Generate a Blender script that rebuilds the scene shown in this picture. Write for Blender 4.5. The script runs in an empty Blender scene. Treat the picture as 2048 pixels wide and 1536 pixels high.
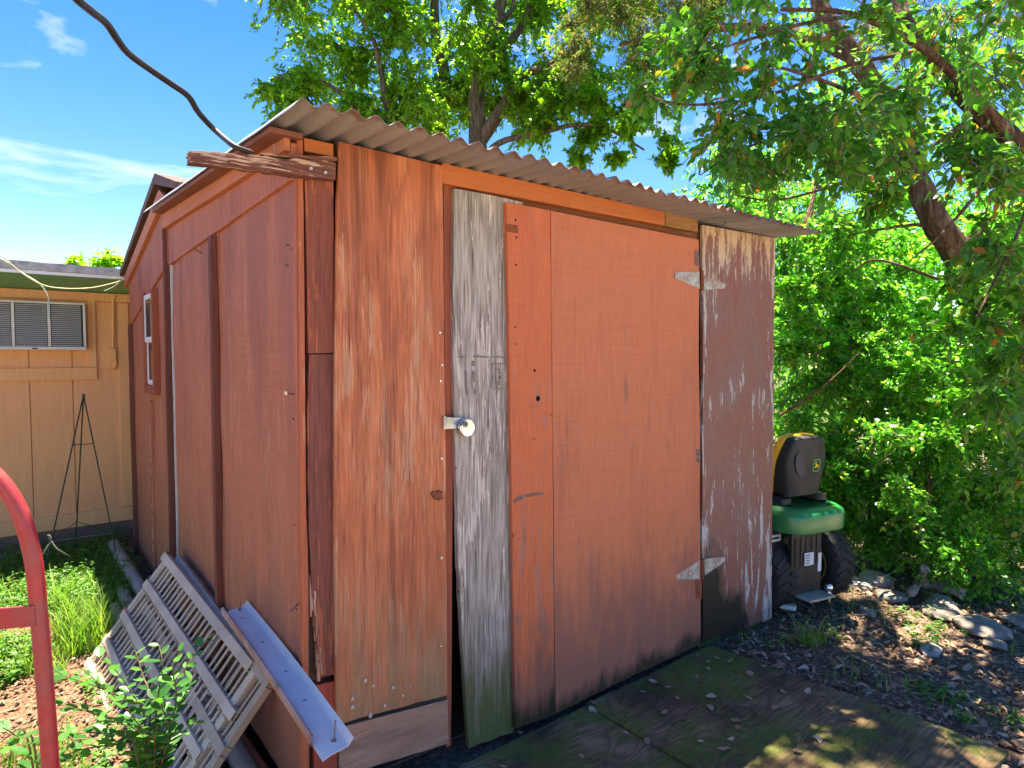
import bpy, math, random
import numpy as np
from mathutils import Vector, Matrix, noise as mnoise
S = bpy.context.scene
COL = S.collection
R = math.radians
rng = np.random.default_rng(7)
random.seed(7)

# ------------------------------------------------------------------ camera
FPX, CX, CY = 1280.0, 1024.0, 768.0                 # focal length and centre in photo pixels
PITCH = math.atan(56 / FPX)
HX = math.atan((2620 - 1024) / FPX)                 # heading: angle between view and shed front
CAM = Vector((-0.695, -1.875, 1.45))
FWD = Vector((math.cos(HX), math.sin(HX), 0))
RGT = Vector((math.sin(HX), -math.cos(HX), 0))
CF = FWD * math.cos(PITCH) - Vector((0, 0, math.sin(PITCH)))
CU = Vector((0, 0, math.cos(PITCH))) + FWD * math.sin(PITCH)
cd = bpy.data.cameras.new('camera')
cd.sensor_width = 36.0
cd.lens = 36.0 * FPX / 2048
cd.clip_start = 0.05
cd.clip_end = 2000
cam = bpy.data.objects.new('camera', cd)
COL.objects.link(cam)
cam.matrix_world = Matrix(((RGT.x, CU.x, -CF.x, CAM.x), (RGT.y, CU.y, -CF.y, CAM.y), (RGT.z, CU.z, -CF.z, CAM.z), (0, 0, 0, 1)))
S.camera = cam

# ------------------------------------------------------------------ sky, sun, exposure
SUN = Vector((0.13, 0.20, 1.0)).normalized()        # towards the sun: high, behind the shed
W = bpy.data.worlds.new('World')
S.world = W
W.use_nodes = True
wn = W.node_tree
for n in list(wn.nodes):
    wn.nodes.remove(n)
w_out = wn.nodes.new('ShaderNodeOutputWorld')
w_bg = wn.nodes.new('ShaderNodeBackground')
w_bg.inputs['Strength'].default_value = 0.074
sky = wn.nodes.new('ShaderNodeTexSky')
sky.sky_type = 'NISHITA'
sky.sun_disc = False
sky.sun_elevation = math.asin(SUN.z)
sky.sun_rotation = math.atan2(SUN.x, SUN.y)
sky.altitude = 200
sky.air_density = 1.0
sky.dust_density = 0.1
sky.ozone_density = 3.0
w_tc = wn.nodes.new('ShaderNodeTexCoord')
w_map = wn.nodes.new('ShaderNodeMapping')
w_map.inputs['Scale'].default_value = (2.2, 2.2, 7.5)
w_map.inputs['Location'].default_value = (0.35, 1.1, 0.2)
w_no = wn.nodes.new('ShaderNodeTexNoise')
w_no.inputs['Scale'].default_value = 1.6
w_no.inputs['Detail'].default_value = 6
w_no.inputs['Roughness'].default_value = 0.58
w_no.inputs['Distortion'].default_value = 0.6
w_rp = wn.nodes.new('ShaderNodeValToRGB')
w_rp.color_ramp.elements[0].position = 0.585
w_rp.color_ramp.elements[1].position = 0.90
w_hs = wn.nodes.new('ShaderNodeHueSaturation')
w_hs.inputs['Saturation'].default_value = 1.4
w_hs.inputs['Hue'].default_value = 0.518
w_mx = wn.nodes.new('ShaderNodeMix')
w_mx.data_type = 'RGBA'
w_mx.inputs[7].default_value = (5.2, 5.4, 5.8, 1)   # cloud radiance next to the sky's own
L = wn.links.new
L(w_tc.outputs['Generated'], w_map.inputs['Vector'])
L(w_map.outputs[0], w_no.inputs['Vector'])
L(w_no.outputs[0], w_rp.inputs[0])
L(sky.outputs[0], w_hs.inputs['Color'])
L(w_rp.outputs[0], w_mx.inputs[0])
L(w_hs.outputs[0], w_mx.inputs[6])
L(w_mx.outputs[2], w_bg.inputs['Color'])
L(w_bg.outputs[0], w_out.inputs[0])
sd = bpy.data.lights.new('sun', 'SUN')
sd.energy = 5.0
sd.angle = R(0.53)
sd.color = (1.0, 0.95, 0.87)
sun = bpy.data.objects.new('sun', sd)
COL.objects.link(sun)
sun.rotation_euler = (-SUN).to_track_quat('-Z', 'Y').to_euler()
sun.location = (0, 0, 30)
S.view_settings.view_transform = 'Standard'
S.view_settings.look = 'None'
S.view_settings.gamma = 1.0
S.view_settings.use_curve_mapping = False
S.view_settings.exposure = 2.32
S.view_settings.use_white_balance = True
S.view_settings.white_balance_temperature = 7700
S.view_settings.white_balance_tint = 10
S.render.engine = 'CYCLES'
cy = S.cycles
cy.use_denoising = True
cy.max_bounces = 6
cy.diffuse_bounces = 4
cy.transmission_bounces = 4
cy.glossy_bounces = 2
cy.use_adaptive_sampling = True
cy.adaptive_threshold = 0.015
cy.sample_clamp_indirect = 6


# ------------------------------------------------------------------ geometry helpers
def ray(px, py):
    return CF + RGT * ((px - CX) / FPX) - CU * ((py - CY) / FPX)


def at(px, py, ax, v):
    """the point of a world plane (x, y or z = v) that lies under a photo pixel"""
    r = ray(px, py)
    i = 'xyz'.index(ax)
    return CAM + r * ((v - CAM[i]) / r[i])


def dep(px, py, d):
    return CAM + ray(px, py) * d


def ground_z(x, y):
    def ss(a, b, t):
        t = min(1, max(0, (t - a) / (b - a)))
        return t * t * (3 - 2 * t)
    left = 0.0 + 0.038 * min(4.0, max(0.0, y))
    right = -0.03 - 0.07 * ss(2.0, 3.2, x) - 0.25 * ss(4.3, 6.0, x)
    k = ss(0.0, 0.9, x)
    z = left * (1 - k) + right * k
    if y < 0:
        z = z + (-0.03) * ss(0, 0.5, -y) * (1 - k)
    z += 0.012 * mnoise.noise(Vector((x * 3.1, y * 3.1, 0.3))) + 0.006 * mnoise.noise(Vector((x * 11, y * 11, 2.3)))
    return z


class MB:
    """collects shapes into one mesh object"""
    def __init__(s):
        s.v, s.f = [], []

    def add(s, vs, fs):
        b = len(s.v)
        s.v += [tuple(v) for v in vs]
        s.f += [tuple(i + b for i in f) for f in fs]
        return s

    def box(s, x0, x1, y0, y1, z0, z1, m=None):
        vs = [Vector(p) for p in ((x0, y0, z0), (x1, y0, z0), (x1, y1, z0), (x0, y1, z0), (x0, y0, z1), (x1, y0, z1), (x1, y1, z1), (x0, y1, z1))]
        if m:
            vs = [m @ v for v in vs]
        return s.add(vs, [(3, 2, 1, 0), (4, 5, 6, 7), (0, 1, 5, 4), (1, 2, 6, 5), (2, 3, 7, 6), (3, 0, 4, 7)])

    def hexa(s, a):   # eight corners: bottom four, top four
        return s.add(a, [(3, 2, 1, 0), (4, 5, 6, 7), (0, 1, 5, 4), (1, 2, 6, 5), (2, 3, 7, 6), (3, 0, 4, 7)])

    def bar(s, p, q, w, h, up=Vector((0, 0, 1))):
        p, q = Vector(p), Vector(q)
        d = (q - p).normalized()
        a = d.cross(up).normalized() * (w / 2)
        b = a.cross(d).normalized() * (h / 2)
        return s.hexa([p - a - b, p + a - b, q + a - b, q - a - b, p - a + b, p + a + b, q + a + b, q - a + b])

    def tube(s, pts, rad, seg=8, cap=True, jit=0.0):
        pts = [Vector(p) for p in pts]
        n = len(pts)
        rad = rad if isinstance(rad, (list, tuple)) else [rad] * n
        vs, fs = [], []
        t0 = (pts[1] - pts[0]).normalized()
        a = t0.orthogonal().normalized()
        for i, p in enumerate(pts):
            t = (pts[min(i + 1, n - 1)] - pts[max(i - 1, 0)]).normalized()
            a = (a - t * a.dot(t)).normalized()
            b = t.cross(a)
            for k in range(seg):
                th = 2 * math.pi * k / seg
                r = rad[i] * (1 + (random.uniform(-jit, jit) if jit else 0))
                vs.append(p + (a * math.cos(th) + b * math.sin(th)) * r)
        for i in range(n - 1):
            for k in range(seg):
                k2 = (k + 1) % seg
                fs.append((i * seg + k, i * seg + k2, (i + 1) * seg + k2, (i + 1) * seg + k))
        if cap:
            fs.append(tuple(range(seg - 1, -1, -1)))
            fs.append(tuple(range((n - 1) * seg, n * seg)))
        return s.add(vs, fs)

    def lathe(s, prof, c, axis, seg=24):
        """profile (r, t) turned round an axis through c"""
        axis = Vector(axis).normalized()
        a = axis.orthogonal().normalized()
        b = axis.cross(a)
        c = Vector(c)
        vs, fs = [], []
        for r, t in prof:
            for k in range(seg):
                th = 2 * math.pi * k / seg
                vs.append(c + axis * t + (a * math.cos(th) + b * math.sin(th)) * r)
        for i in range(len(prof) - 1):
            for k in range(seg):
                k2 = (k + 1) % seg
                fs.append((i * seg + k, i * seg + k2, (i + 1) * seg + k2, (i + 1) * seg + k))
        fs.append(tuple(range(seg - 1, -1, -1)))
        fs.append(tuple(range((len(prof) - 1) * seg, len(prof) * seg)))
        return s.add(vs, fs)

    def prism(s, pts, d):
        """a polygon (list of points) pushed along vector d"""
        pts = [Vector(p) for p in pts]
        n = len(pts)
        d = Vector(d)
        nrm = Vector((0, 0, 0))
        for i in range(n):
            nrm += pts[i].cross(pts[(i + 1) % n])
        if nrm.dot(d) > 0:
            pts.reverse()
        vs = pts + [p + d for p in pts]
        fs = [tuple(range(n)), tuple(range(2 * n - 1, n - 1, -1))]
        for i in range(n):
            j = (i + 1) % n
            fs.append((j, i, n + i, n + j))
        return s.add(vs, fs)

    def slab(s, tl, tr, br, bl, th, nu=6, nv=20, warp=0.0, rag=(0, 0, 0, 0), seed=0.0, bow=(0, 0)):
        """a board: bilinear front face pushed back by vector th; warp bows it, rag = ragged (top, right, bottom, left) in metres"""
        tl, tr, br, bl, th = (Vector(p) for p in (tl, tr, br, bl, th))
        nd = th.normalized()
        ud, vd = (tr - tl).normalized(), (bl - tl).normalized()
        fr, bk = [], []
        for j in range(nv + 1):
            v = j / nv
            for i in range(nu + 1):
                u = i / nu
                p = (tl * (1 - u) + tr * u) * (1 - v) + (bl * (1 - u) + br * u) * v
                o = ud * (4 * v * (1 - v) * (bow[0] * (1 - u) + bow[1] * u))
                if warp:
                    o += nd * warp * mnoise.noise(p * 2.3 + Vector((seed, seed * 1.7, 0)))
                for e, (c, d) in enumerate(((j == 0, vd), (i == nu, -ud), (j == nv, -vd), (i == 0, ud))):
                    if c and rag[e]:
                        q = p * 17 + Vector((seed * 3.1, 5, seed))
                        o += d * rag[e] * (abs(mnoise.noise(q)) * 1.1 + 0.6 * abs(mnoise.noise(q * 3.7)))
                fr.append(p + o)
                bk.append(p + o + th)
        n = len(fr)
        w = nu + 1
        fs = []
        for j in range(nv):
            for i in range(nu):
                a = j * w + i
                fs.append((a, a + w, a + w + 1, a + 1))
                fs.append((n + a, n + a + 1, n + a + w + 1, n + a + w))
        ring = [i for i in range(nu + 1)] + [j * w + nu for j in range(1, nv + 1)] + [nv * w + i for i in range(nu - 1, -1, -1)] + [j * w for j in range(nv - 1, 0, -1)]
        for k in range(len(ring)):
            a, b = ring[k], ring[(k + 1) % len(ring)]
            fs.append((a, b, n + b, n + a))
        return s.add(fr + bk, fs)

    def build(s, name, mat, parent=None, smooth=False, bevel=0.0, origin=None):
        me = bpy.data.meshes.new(name)
        vs = s.v
        if origin is not None:
            vs = [(v[0] - origin[0], v[1] - origin[1], v[2] - origin[2]) for v in vs]
        me.from_pydata(vs, [], s.f)
        me.materials.append(mat)
        if smooth:
            me.polygons.foreach_set('use_smooth', [True] * len(me.polygons))
            me.set_sharp_from_angle(angle=R(40))
        me.update()
        o = bpy.data.objects.new(name, me)
        COL.objects.link(o)
        if origin is not None:
            o.location = origin
        if parent is not None:
            o.parent = parent
            o.matrix_parent_inverse = Matrix.Translation(parent.location).inverted() if parent.type == 'EMPTY' or parent.location.length else Matrix()
        if bevel:
            b = o.modifiers.new('bevel', 'BEVEL')
            b.width = bevel
            b.segments = 2
            b.limit_method = 'ANGLE'
            b.angle_limit = R(50)
        return o


def tag(o, label=None, cat=None, group=None, kind=None):
    for k, v in (('label', label), ('category', cat), ('group', group), ('kind', kind)):
        if v:
            o[k] = v
    return o


def empty(name, loc, label, cat, group=None):
    o = bpy.data.objects.new(name, None)
    o.empty_display_size = 0.1
    COL.objects.link(o)
    o.location = loc
    return tag(o, label, cat, group)


def np_mesh(name, verts, faces, mat, parent=None, rnd=None, smooth=False):
    """verts (n,3), faces (m,k) from numpy, with a per-face random number"""
    me = bpy.data.meshes.new(name)
    m, k = faces.shape
    me.vertices.add(len(verts))
    me.vertices.foreach_set('co', verts.astype(np.float32).ravel())
    me.loops.add(m * k)
    me.loops.foreach_set('vertex_index', faces.astype(np.int32).ravel())
    me.polygons.add(m)
    me.polygons.foreach_set('loop_start', np.arange(0, m * k, k, dtype=np.int32))
    if rnd is not None:
        a = me.attributes.new('rnd', 'FLOAT', 'FACE')
        a.data.foreach_set('value', rnd.astype(np.float32))
    me.update(calc_edges=True)
    if smooth:
        me.polygons.foreach_set('use_smooth', np.ones(m, dtype=bool))
    me.materials.append(mat)
    o = bpy.data.objects.new(name, me)
    COL.objects.link(o)
    if parent is not None:
        o.parent = parent
        o.matrix_parent_inverse = Matrix.Translation(parent.location).inverted()
    return o


# ------------------------------------------------------------------ material helpers
class NT:
    def __init__(s, name):
        s.m = bpy.data.materials.new(name)
        s.m.use_nodes = True
        s.t = s.m.node_tree
        s.t.nodes.clear()
        s.out = s.t.nodes.new('ShaderNodeOutputMaterial')
        s._tc = None

    def n(s, typ, ins=None, **props):
        nd = s.t.nodes.new('ShaderNode' + typ)
        for k, v in props.items():
            setattr(nd, k, v)
        for k, v in (ins or {}).items():
            s.set(nd.inputs[k], v)
        return nd

    def set(s, sock, v):
        if isinstance(v, bpy.types.NodeSocket):
            s.t.links.new(v, sock)
        elif isinstance(v, (tuple, list)) and len(v) == 3 and sock.type == 'RGBA':
            sock.default_value = (*v, 1)
        else:
            sock.default_value = v

    def co(s, off=(0, 0, 0), sc=(1, 1, 1)):
        if s._tc is None:
            s._tc = s.n('TexCoord').outputs['Object']
        return s.n('Mapping', {'Vector': s._tc, 'Location': off, 'Scale': sc}).outputs[0]

    def noise(s, vec, scale=1.0, detail=4, rough=0.55, dist=0.0):
        return s.n('TexNoise', {'Vector': vec, 'Scale': scale, 'Detail': detail, 'Roughness': rough, 'Distortion': dist}).outputs[0]

    def ma(s, op, a, b=0.0, c=0.0, clamp=False):
        return s.n('Math', {0: a, 1: b, 2: c}, operation=op, use_clamp=clamp).outputs[0]

    def rng(s, v, a, b, c=0.0, d=1.0):
        return s.n('MapRange', {0: v, 1: a, 2: b, 3: c, 4: d}).outputs[0]

    def ramp(s, f, stops, interp='LINEAR'):
        nd = s.n('ValToRGB', {0: f})
        e = nd.color_ramp.elements
        nd.color_ramp.interpolation = interp
        while len(e) < len(stops):
            e.new(0.5)
        for el, (p, c) in zip(e, stops):
            el.position = p
            el.color = (*c, 1) if len(c) == 3 else c
        return nd.outputs[0]

    def mix(s, f, a, b, blend='MIX'):
        nd = s.n('Mix', data_type='RGBA', blend_type=blend)
        s.set(nd.inputs[0], f)
        s.set(nd.inputs[6], a)
        s.set(nd.inputs[7], b)
        return nd.outputs[2]

    def bump(s, h, strength=0.3, dist=0.01):
        return s.n('Bump', {'Height': h, 'Strength': strength, 'Distance': dist}).outputs[0]

    def xyz(s):
        s.co()
        return s.n('SeparateXYZ', {0: s._tc}).outputs

    def bsdf(s, col, rough=0.7, metal=0.0, normal=None, spec=0.3, **kw):
        ins = {'Base Color': col, 'Roughness': rough, 'Metallic': metal, 'Specular IOR Level': spec}
        if normal is not None:
            ins['Normal'] = normal
        ins.update(kw)
        b = s.n('BsdfPrincipled', ins)
        s.t.links.new(b.outputs[0], s.out.inputs[0])
        return s.m


def plain(name, col, rough=0.5, metal=0.0, var=0.15, scale=18.0, spec=0.4, dirt=None, dirt_amt=0.3, bump=0.1):
    t = NT(name)
    n1 = t.noise(t.co(), scale, 3, 0.65)
    n2 = t.noise(t.co((3, 1, 2)), scale * 0.22, 3, 0.6)
    k = t.rng(n1, 0.3, 0.7, 1 - var, 1 + var)
    c = t.mix(1.0, col, t.n('CombineXYZ', {0: k, 1: k, 2: k}).outputs[0], 'MULTIPLY')
    if dirt:
        f = t.ma('MULTIPLY', t.rng(t.ma('ADD', t.ma('MULTIPLY', n1, 0.5), t.ma('MULTIPLY', n2, 0.8)), 0.55, 0.85), dirt_amt, clamp=True)
        c = t.mix(f, c, dirt)
    return t.bsdf(c, t.rng(n2, 0.3, 0.7, max(0.05, rough - 0.1), min(1, rough + 0.12)), metal, t.bump(n1, bump, 0.002), spec)


def wood(name, base, dark, worn, off=(0, 0, 0), grain='z', stain=0.5, wear=0.4, figure=0.0, moss=None, grime=None, rough=0.75, bump=0.35,
         saw=0.0, fine=0.35, tint=None, drip=None, gs=0.5):
    """painted or bare weathered wood; grain axis; moss / grime = (top z, colour, amount)"""
    t = NT(name)
    lo = {'x': (0.05, 1, 1), 'y': (1, 0.05, 1), 'z': (1, 1, 0.05)}[grain]
    mid = {'x': (0.28, 1, 1), 'y': (1, 0.28, 1), 'z': (1, 1, 0.28)}[grain]
    def sc(k, m):
        return tuple(k * a for a in m)
    streak = t.noise(t.co(off, sc(46, lo)), 1, 3, 0.6, 0.3)
    fibre = t.noise(t.co(off, sc(190, lo)), 1, 1.5, 0.6)
    blot = t.noise(t.co(off, sc(4.2, mid)), 1, 4, 0.62, 0.5)
    blot2 = t.noise(t.co(tuple(a + 7.3 for a in off), sc(9, mid)), 1, 4, 0.65, 0.4)
    sfac = t.rng(t.ma('ADD', t.ma('MULTIPLY', blot, 0.75), t.ma('MULTIPLY', streak, 0.35)), 0.66 - 0.22 * stain, 0.80 - 0.10 * stain)
    c = t.mix(t.ma('MULTIPLY', sfac, 0.9), base, dark)
    if tint:
        c = t.mix(t.ma('MULTIPLY', t.rng(blot2, 0.42, 0.62), 0.75), c, tint)
    h = t.ma('ADD', t.ma('MULTIPLY', streak, 0.6), t.ma('MULTIPLY', fibre, 0.5))
    if figure:
        fg = t.noise(t.co(off, sc(2.6, {'x': (0.2, 1, 1), 'y': (1, 0.2, 1), 'z': (1, 1, 0.2)}[grain])), 1, 1.2, 0.4, 0.25)
        ph = t.ma('MULTIPLY_ADD', fg, 95.0, t.ma('MULTIPLY', streak, 2.6))
        si = t.ma('POWER', t.rng(t.ma('SINE', ph), -1, 1), 3.0)
        lt = t.ma('POWER', t.rng(t.ma('SINE', t.ma('ADD', ph, 2.2)), -1, 1), 4.0)
        c = t.mix(t.ma('MULTIPLY', t.ma('MULTIPLY', lt, t.rng(blot2, 0.42, 0.6)), 0.75 * figure, clamp=True), c, worn)
        c = t.mix(t.ma('MULTIPLY', t.ma('MULTIPLY', si, t.rng(streak, 0.32, 0.55)), figure, clamp=True), c, dark)
        h = t.ma('SUBTRACT', h, t.ma('MULTIPLY', si, 0.6))
    wf = t.ma('ADD', t.ma('MULTIPLY', streak, 0.62), t.ma('MULTIPLY', blot2, 0.62))
    flake = t.noise(t.co(off, sc(120, mid)), 1, 3, 0.7, 0.2)
    wf = t.ma('ADD', wf, t.ma('MULTIPLY_ADD', fibre, 0.30, t.ma('MULTIPLY', t.ma('SUBTRACT', flake, 0.5), 0.22)))
    wf = t.ma('SUBTRACT', wf, 0.15)
    th_ = 0.80 - 0.20 * wear
    wf = t.rng(wf, th_, th_ + 0.035)
    c = t.mix(t.ma('MULTIPLY', wf, min(1.0, 0.5 + 0.4 * wear)), c, worn)
    crk = t.noise(t.co(off, sc(135, {'x': (0.022, 1, 1), 'y': (1, 0.022, 1), 'z': (1, 1, 0.022)}[grain])), 1, 2.5, 0.6, 0.1)
    crk = t.ma('MULTIPLY', t.rng(crk, 0.385, 0.33), min(1.0, 1.5 * fine), clamp=True)
    c = t.mix(crk, c, t.mix(1.0, c, (0.30, 0.25, 0.22), 'MULTIPLY'))
    h = t.ma('SUBTRACT', h, t.ma('MULTIPLY', crk, 0.8))
    k = t.rng(fibre, 0.25, 0.75, 1 - fine, 1 + fine)
    c = t.mix(0.85, c, t.n('CombineXYZ', {0: k, 1: k, 2: k}).outputs[0], 'MULTIPLY')
    if saw:
        sw = t.noise(t.co(off, {'z': (3, 3, 320), 'x': (320, 3, 3), 'y': (3, 320, 3)}[grain]), 1, 2, 0.5, 0.15)
        k2 = t.rng(sw, 0.3, 0.7, 1 - 0.14 * saw, 1 + 0.14 * saw)
        c = t.mix(1.0, c, t.n('CombineXYZ', {0: k2, 1: k2, 2: k2}).outputs[0], 'MULTIPLY')
        h = t.ma('ADD', h, t.ma('MULTIPLY', sw, 0.4 * saw))
    z = t.xyz()[2]
    if drip:                                          # water stains running down from the top
        z0, z1, col, amt = drip
        run = t.noise(t.co((off[0] + 2.2, off[1], off[2]), (9, 9, 0.5)), 1, 3, 0.55, 0.6)
        f = t.ma('ADD', t.rng(z, z0, z1, 0.0, 0.36), t.ma('MULTIPLY', t.ma('SUBTRACT', run, 0.5), 1.5))
        c = t.mix(t.ma('MULTIPLY', t.rng(f, 0.16, 0.42), amt, clamp=True), c, col)
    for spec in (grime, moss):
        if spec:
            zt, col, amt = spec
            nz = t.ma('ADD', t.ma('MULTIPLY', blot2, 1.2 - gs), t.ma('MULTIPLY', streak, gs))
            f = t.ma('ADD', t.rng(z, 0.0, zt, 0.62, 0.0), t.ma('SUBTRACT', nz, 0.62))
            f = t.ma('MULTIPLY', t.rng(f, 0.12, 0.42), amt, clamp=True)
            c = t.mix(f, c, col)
    return t.bsdf(c, rough, 0, t.bump(h, bump, 0.004), 0.25)


def leafmat(name, stops, trans=0.5, gloss=0.4, tcol=1.7):
    t = NT(name)
    a = t.n('Attribute', attribute_name='rnd').outputs['Fac']
    c = t.ramp(a, stops)
    tc = t.mix(1.0, c, (tcol * 0.9, tcol, tcol * 0.45), 'MULTIPLY')
    p = t.n('BsdfPrincipled', {'Base Color': c, 'Roughness': gloss, 'Specular IOR Level': 0.4})
    tr = t.n('BsdfTranslucent', {'Color': tc})
    mx = t.n('MixShader', {0: trans, 1: p.outputs[0], 2: tr.outputs[0]})
    t.t.links.new(mx.outputs[0], t.out.inputs[0])
    return t.m


def leafmat_obj(name, stops, trans=0.5, gloss=0.4, tcol=1.7):
    """as leafmat, for single leaves: the colour comes from the object's own random number"""
    t = NT(name)
    a = t.n('ObjectInfo').outputs['Random']
    c = t.ramp(a, stops)
    tc = t.mix(1.0, c, (tcol * 0.9, tcol, tcol * 0.45), 'MULTIPLY')
    p = t.n('BsdfPrincipled', {'Base Color': c, 'Roughness': gloss, 'Specular IOR Level': 0.4})
    tr = t.n('BsdfTranslucent', {'Color': tc})
    mx = t.n('MixShader', {0: trans, 1: p.outputs[0], 2: tr.outputs[0]})
    t.t.links.new(mx.outputs[0], t.out.inputs[0])
    return t.m


# ================================================================== the lean-to shed
ORANGE, RUST, BARE = (0.47, 0.135, 0.062), (0.17, 0.052, 0.034), (0.46, 0.27, 0.165)
M = {}
M['door'] = wood('door paint', (0.50, 0.160, 0.078), (0.41, 0.13, 0.068), (0.27, 0.155, 0.125), (0.3, 0, 0.2), stain=0.4, wear=0.16, bump=0.22, saw=0.55, fine=0.12,
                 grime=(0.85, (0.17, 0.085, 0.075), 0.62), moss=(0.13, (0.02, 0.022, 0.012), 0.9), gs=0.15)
M['door_strip'] = wood('door strip paint', (0.53, 0.14, 0.06), (0.42, 0.11, 0.055), (0.27, 0.165, 0.14), (2.3, 0, 1.2), stain=0.4, wear=0.5, bump=0.3, saw=0.5, fine=0.16,
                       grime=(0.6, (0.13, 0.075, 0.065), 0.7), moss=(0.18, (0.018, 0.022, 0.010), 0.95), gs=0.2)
M['ply'] = wood('weathered plywood', (0.50, 0.155, 0.07), (0.25, 0.075, 0.04), (0.47, 0.255, 0.15), (0.9, 0, 3.3), stain=0.48, wear=0.56, figure=0.5, bump=0.6, fine=0.30,
                tint=(0.57, 0.20, 0.095), grime=(0.95, (0.30, 0.185, 0.095), 0.7), moss=(0.42, (0.16, 0.125, 0.045), 0.65), drip=(1.15, 2.1, (0.17, 0.052, 0.03), 0.85))
M['grey'] = wood('grey weathered board', (0.38, 0.335, 0.29), (0.12, 0.10, 0.085), (0.56, 0.50, 0.44), (4.1, 0, 0.6), stain=0.6, wear=0.62, figure=0.42, bump=0.9, fine=0.5,
                 tint=(0.29, 0.235, 0.20), grime=(0.75, (0.10, 0.085, 0.055), 0.7), moss=(0.45, (0.07, 0.092, 0.022), 0.85))
M['lintel'] = wood('lintel paint', (0.47, 0.145, 0.05), (0.34, 0.095, 0.038), (0.36, 0.16, 0.07), (1, 0, 2), grain='x', stain=0.4, wear=0.2, bump=0.2, fine=0.14)
M['header'] = wood('header paint', (0.22, 0.075, 0.035), (0.12, 0.042, 0.024), (0.3, 0.16, 0.09), (5, 0, 2), grain='x', stain=0.5, wear=0.2, fine=0.2)
M['block'] = wood('block wood', (0.30, 0.155, 0.062), (0.15, 0.07, 0.032), (0.36, 0.16, 0.06), (2, 0, 6), grain='x', stain=0.6, wear=0.4, fine=0.25, figure=0.3)
M['maroon'] = None
M['corner'] = wood('corner board paint', (0.235, 0.068, 0.042), (0.13, 0.046, 0.034), (0.47, 0.125, 0.05), (3, 0, 1), stain=0.55, wear=0.62, bump=0.45, fine=0.26)
M['corner_low'] = wood('corner board lower paint', (0.20, 0.066, 0.046), (0.12, 0.048, 0.038), (0.42, 0.115, 0.05), (7, 0, 4), stain=0.55, wear=0.5, bump=0.5, fine=0.3)
M['patch'] = wood('patch paint', (0.33, 0.066, 0.038), (0.23, 0.052, 0.034), (0.37, 0.10, 0.05), (9, 0, 4), stain=0.4, wear=0.2, bump=0.3, fine=0.14)
M['strip'] = wood('edge strip paint', (0.43, 0.12, 0.055), (0.29, 0.085, 0.045), (0.42, 0.22, 0.13), (1, 2, 4), stain=0.5, wear=0.35, bump=0.3, fine=0.2)
M['jamb'] = wood('jamb paint', (0.31, 0.085, 0.045), (0.20, 0.06, 0.038), (0.36, 0.17, 0.10), (6, 2, 4), stain=0.5, wear=0.3, bump=0.3, fine=0.2)
M['plank'] = wood('bottom plank', (0.36, 0.205, 0.135), (0.19, 0.12, 0.095), (0.42, 0.26, 0.18), (6, 1, 1), grain='x', stain=0.5, wear=0.4, figure=0.55, bump=0.4, fine=0.18, tint=(0.36, 0.17, 0.11))
M['splinter'] = wood('rotten wood', (0.40, 0.22, 0.14), (0.16, 0.08, 0.055), (0.5, 0.34, 0.24), (6, 1, 3), stain=0.5, wear=0.5, bump=1.0, fine=0.5)
M['beam'] = wood('weathered beam', (0.16, 0.062, 0.044), (0.075, 0.038, 0.03), (0.50, 0.33, 0.225), (2, 1, 3), grain='x', stain=0.45, wear=0.86, bump=1.0, fine=0.45)
M['left'] = wood('left wall paint', (0.44, 0.15, 0.083), (0.31, 0.10, 0.058), (0.52, 0.225, 0.14), (1, 0, 0), stain=0.5, wear=0.42, bump=0.3, saw=0.7, fine=0.16,
                 grime=(1.1, (0.22, 0.095, 0.06), 0.75), drip=(0.9, 1.95, (0.27, 0.105, 0.075), 0.55))
M['left_band'] = wood('left band paint', (0.43, 0.14, 0.078), (0.23, 0.085, 0.058), (0.50, 0.22, 0.135), (4, 0, 0), stain=0.62, wear=0.3, bump=0.4, saw=0.2, fine=0.24)
M['trim'] = wood('rake trim paint', (0.50, 0.17, 0.085), (0.38, 0.12, 0.062), (0.5, 0.24, 0.15), (1, 0, 5), grain='y', stain=0.4, wear=0.3, bump=0.2, fine=0.14)
M['batten'] = wood('batten paint', (0.175, 0.058, 0.040), (0.11, 0.042, 0.032), (0.36, 0.12, 0.07), (1, 4, 5), stain=0.5, wear=0.25, bump=0.3, fine=0.2)
M['soffit'] = wood('soffit paint', (0.225, 0.085, 0.06), (0.14, 0.058, 0.045), (0.3, 0.16, 0.11), (1, 4, 9), grain='y', stain=0.5, wear=0.2, bump=0.2, fine=0.16)
M['mossy'] = wood('mossy sill', (0.05, 0.075, 0.016), (0.02, 0.026, 0.01), (0.08, 0.10, 0.03), (1, 4, 9), grain='x', stain=0.6, wear=0.4, bump=0.6, fine=0.3)
M['tin_in'] = None
M['inside'] = plain('bare inside wood', (0.10, 0.07, 0.05), 0.9)
M['nail'] = plain('nail steel', (0.22, 0.19, 0.17), 0.45, 0.7, 0.3, 60)
M['screw'] = plain('bright screw', (0.62, 0.60, 0.56), 0.35, 0.9, 0.2, 80)
M['zinc'] = plain('zinc plate', (0.52, 0.55, 0.52), 0.4, 0.75, 0.25, 40, dirt=(0.24, 0.10, 0.05), dirt_amt=0.6)
M['hinge'] = plain('weathered hinge', (0.42, 0.42, 0.38), 0.6, 0.2, 0.3, 90, dirt=(0.28, 0.11, 0.055), dirt_amt=0.9)
M['rust'] = plain('rust', (0.26, 0.07, 0.03), 0.85, 0.1, 0.4, 60, dirt=(0.06, 0.035, 0.03), dirt_amt=0.6, bump=0.5)
M['lock'] = plain('polished lock', (0.80, 0.79, 0.77), 0.22, 0.9, 0.06, 30)
M['shackle'] = plain('dark shackle', (0.16, 0.16, 0.15), 0.4, 0.7, 0.2, 60)
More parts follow.
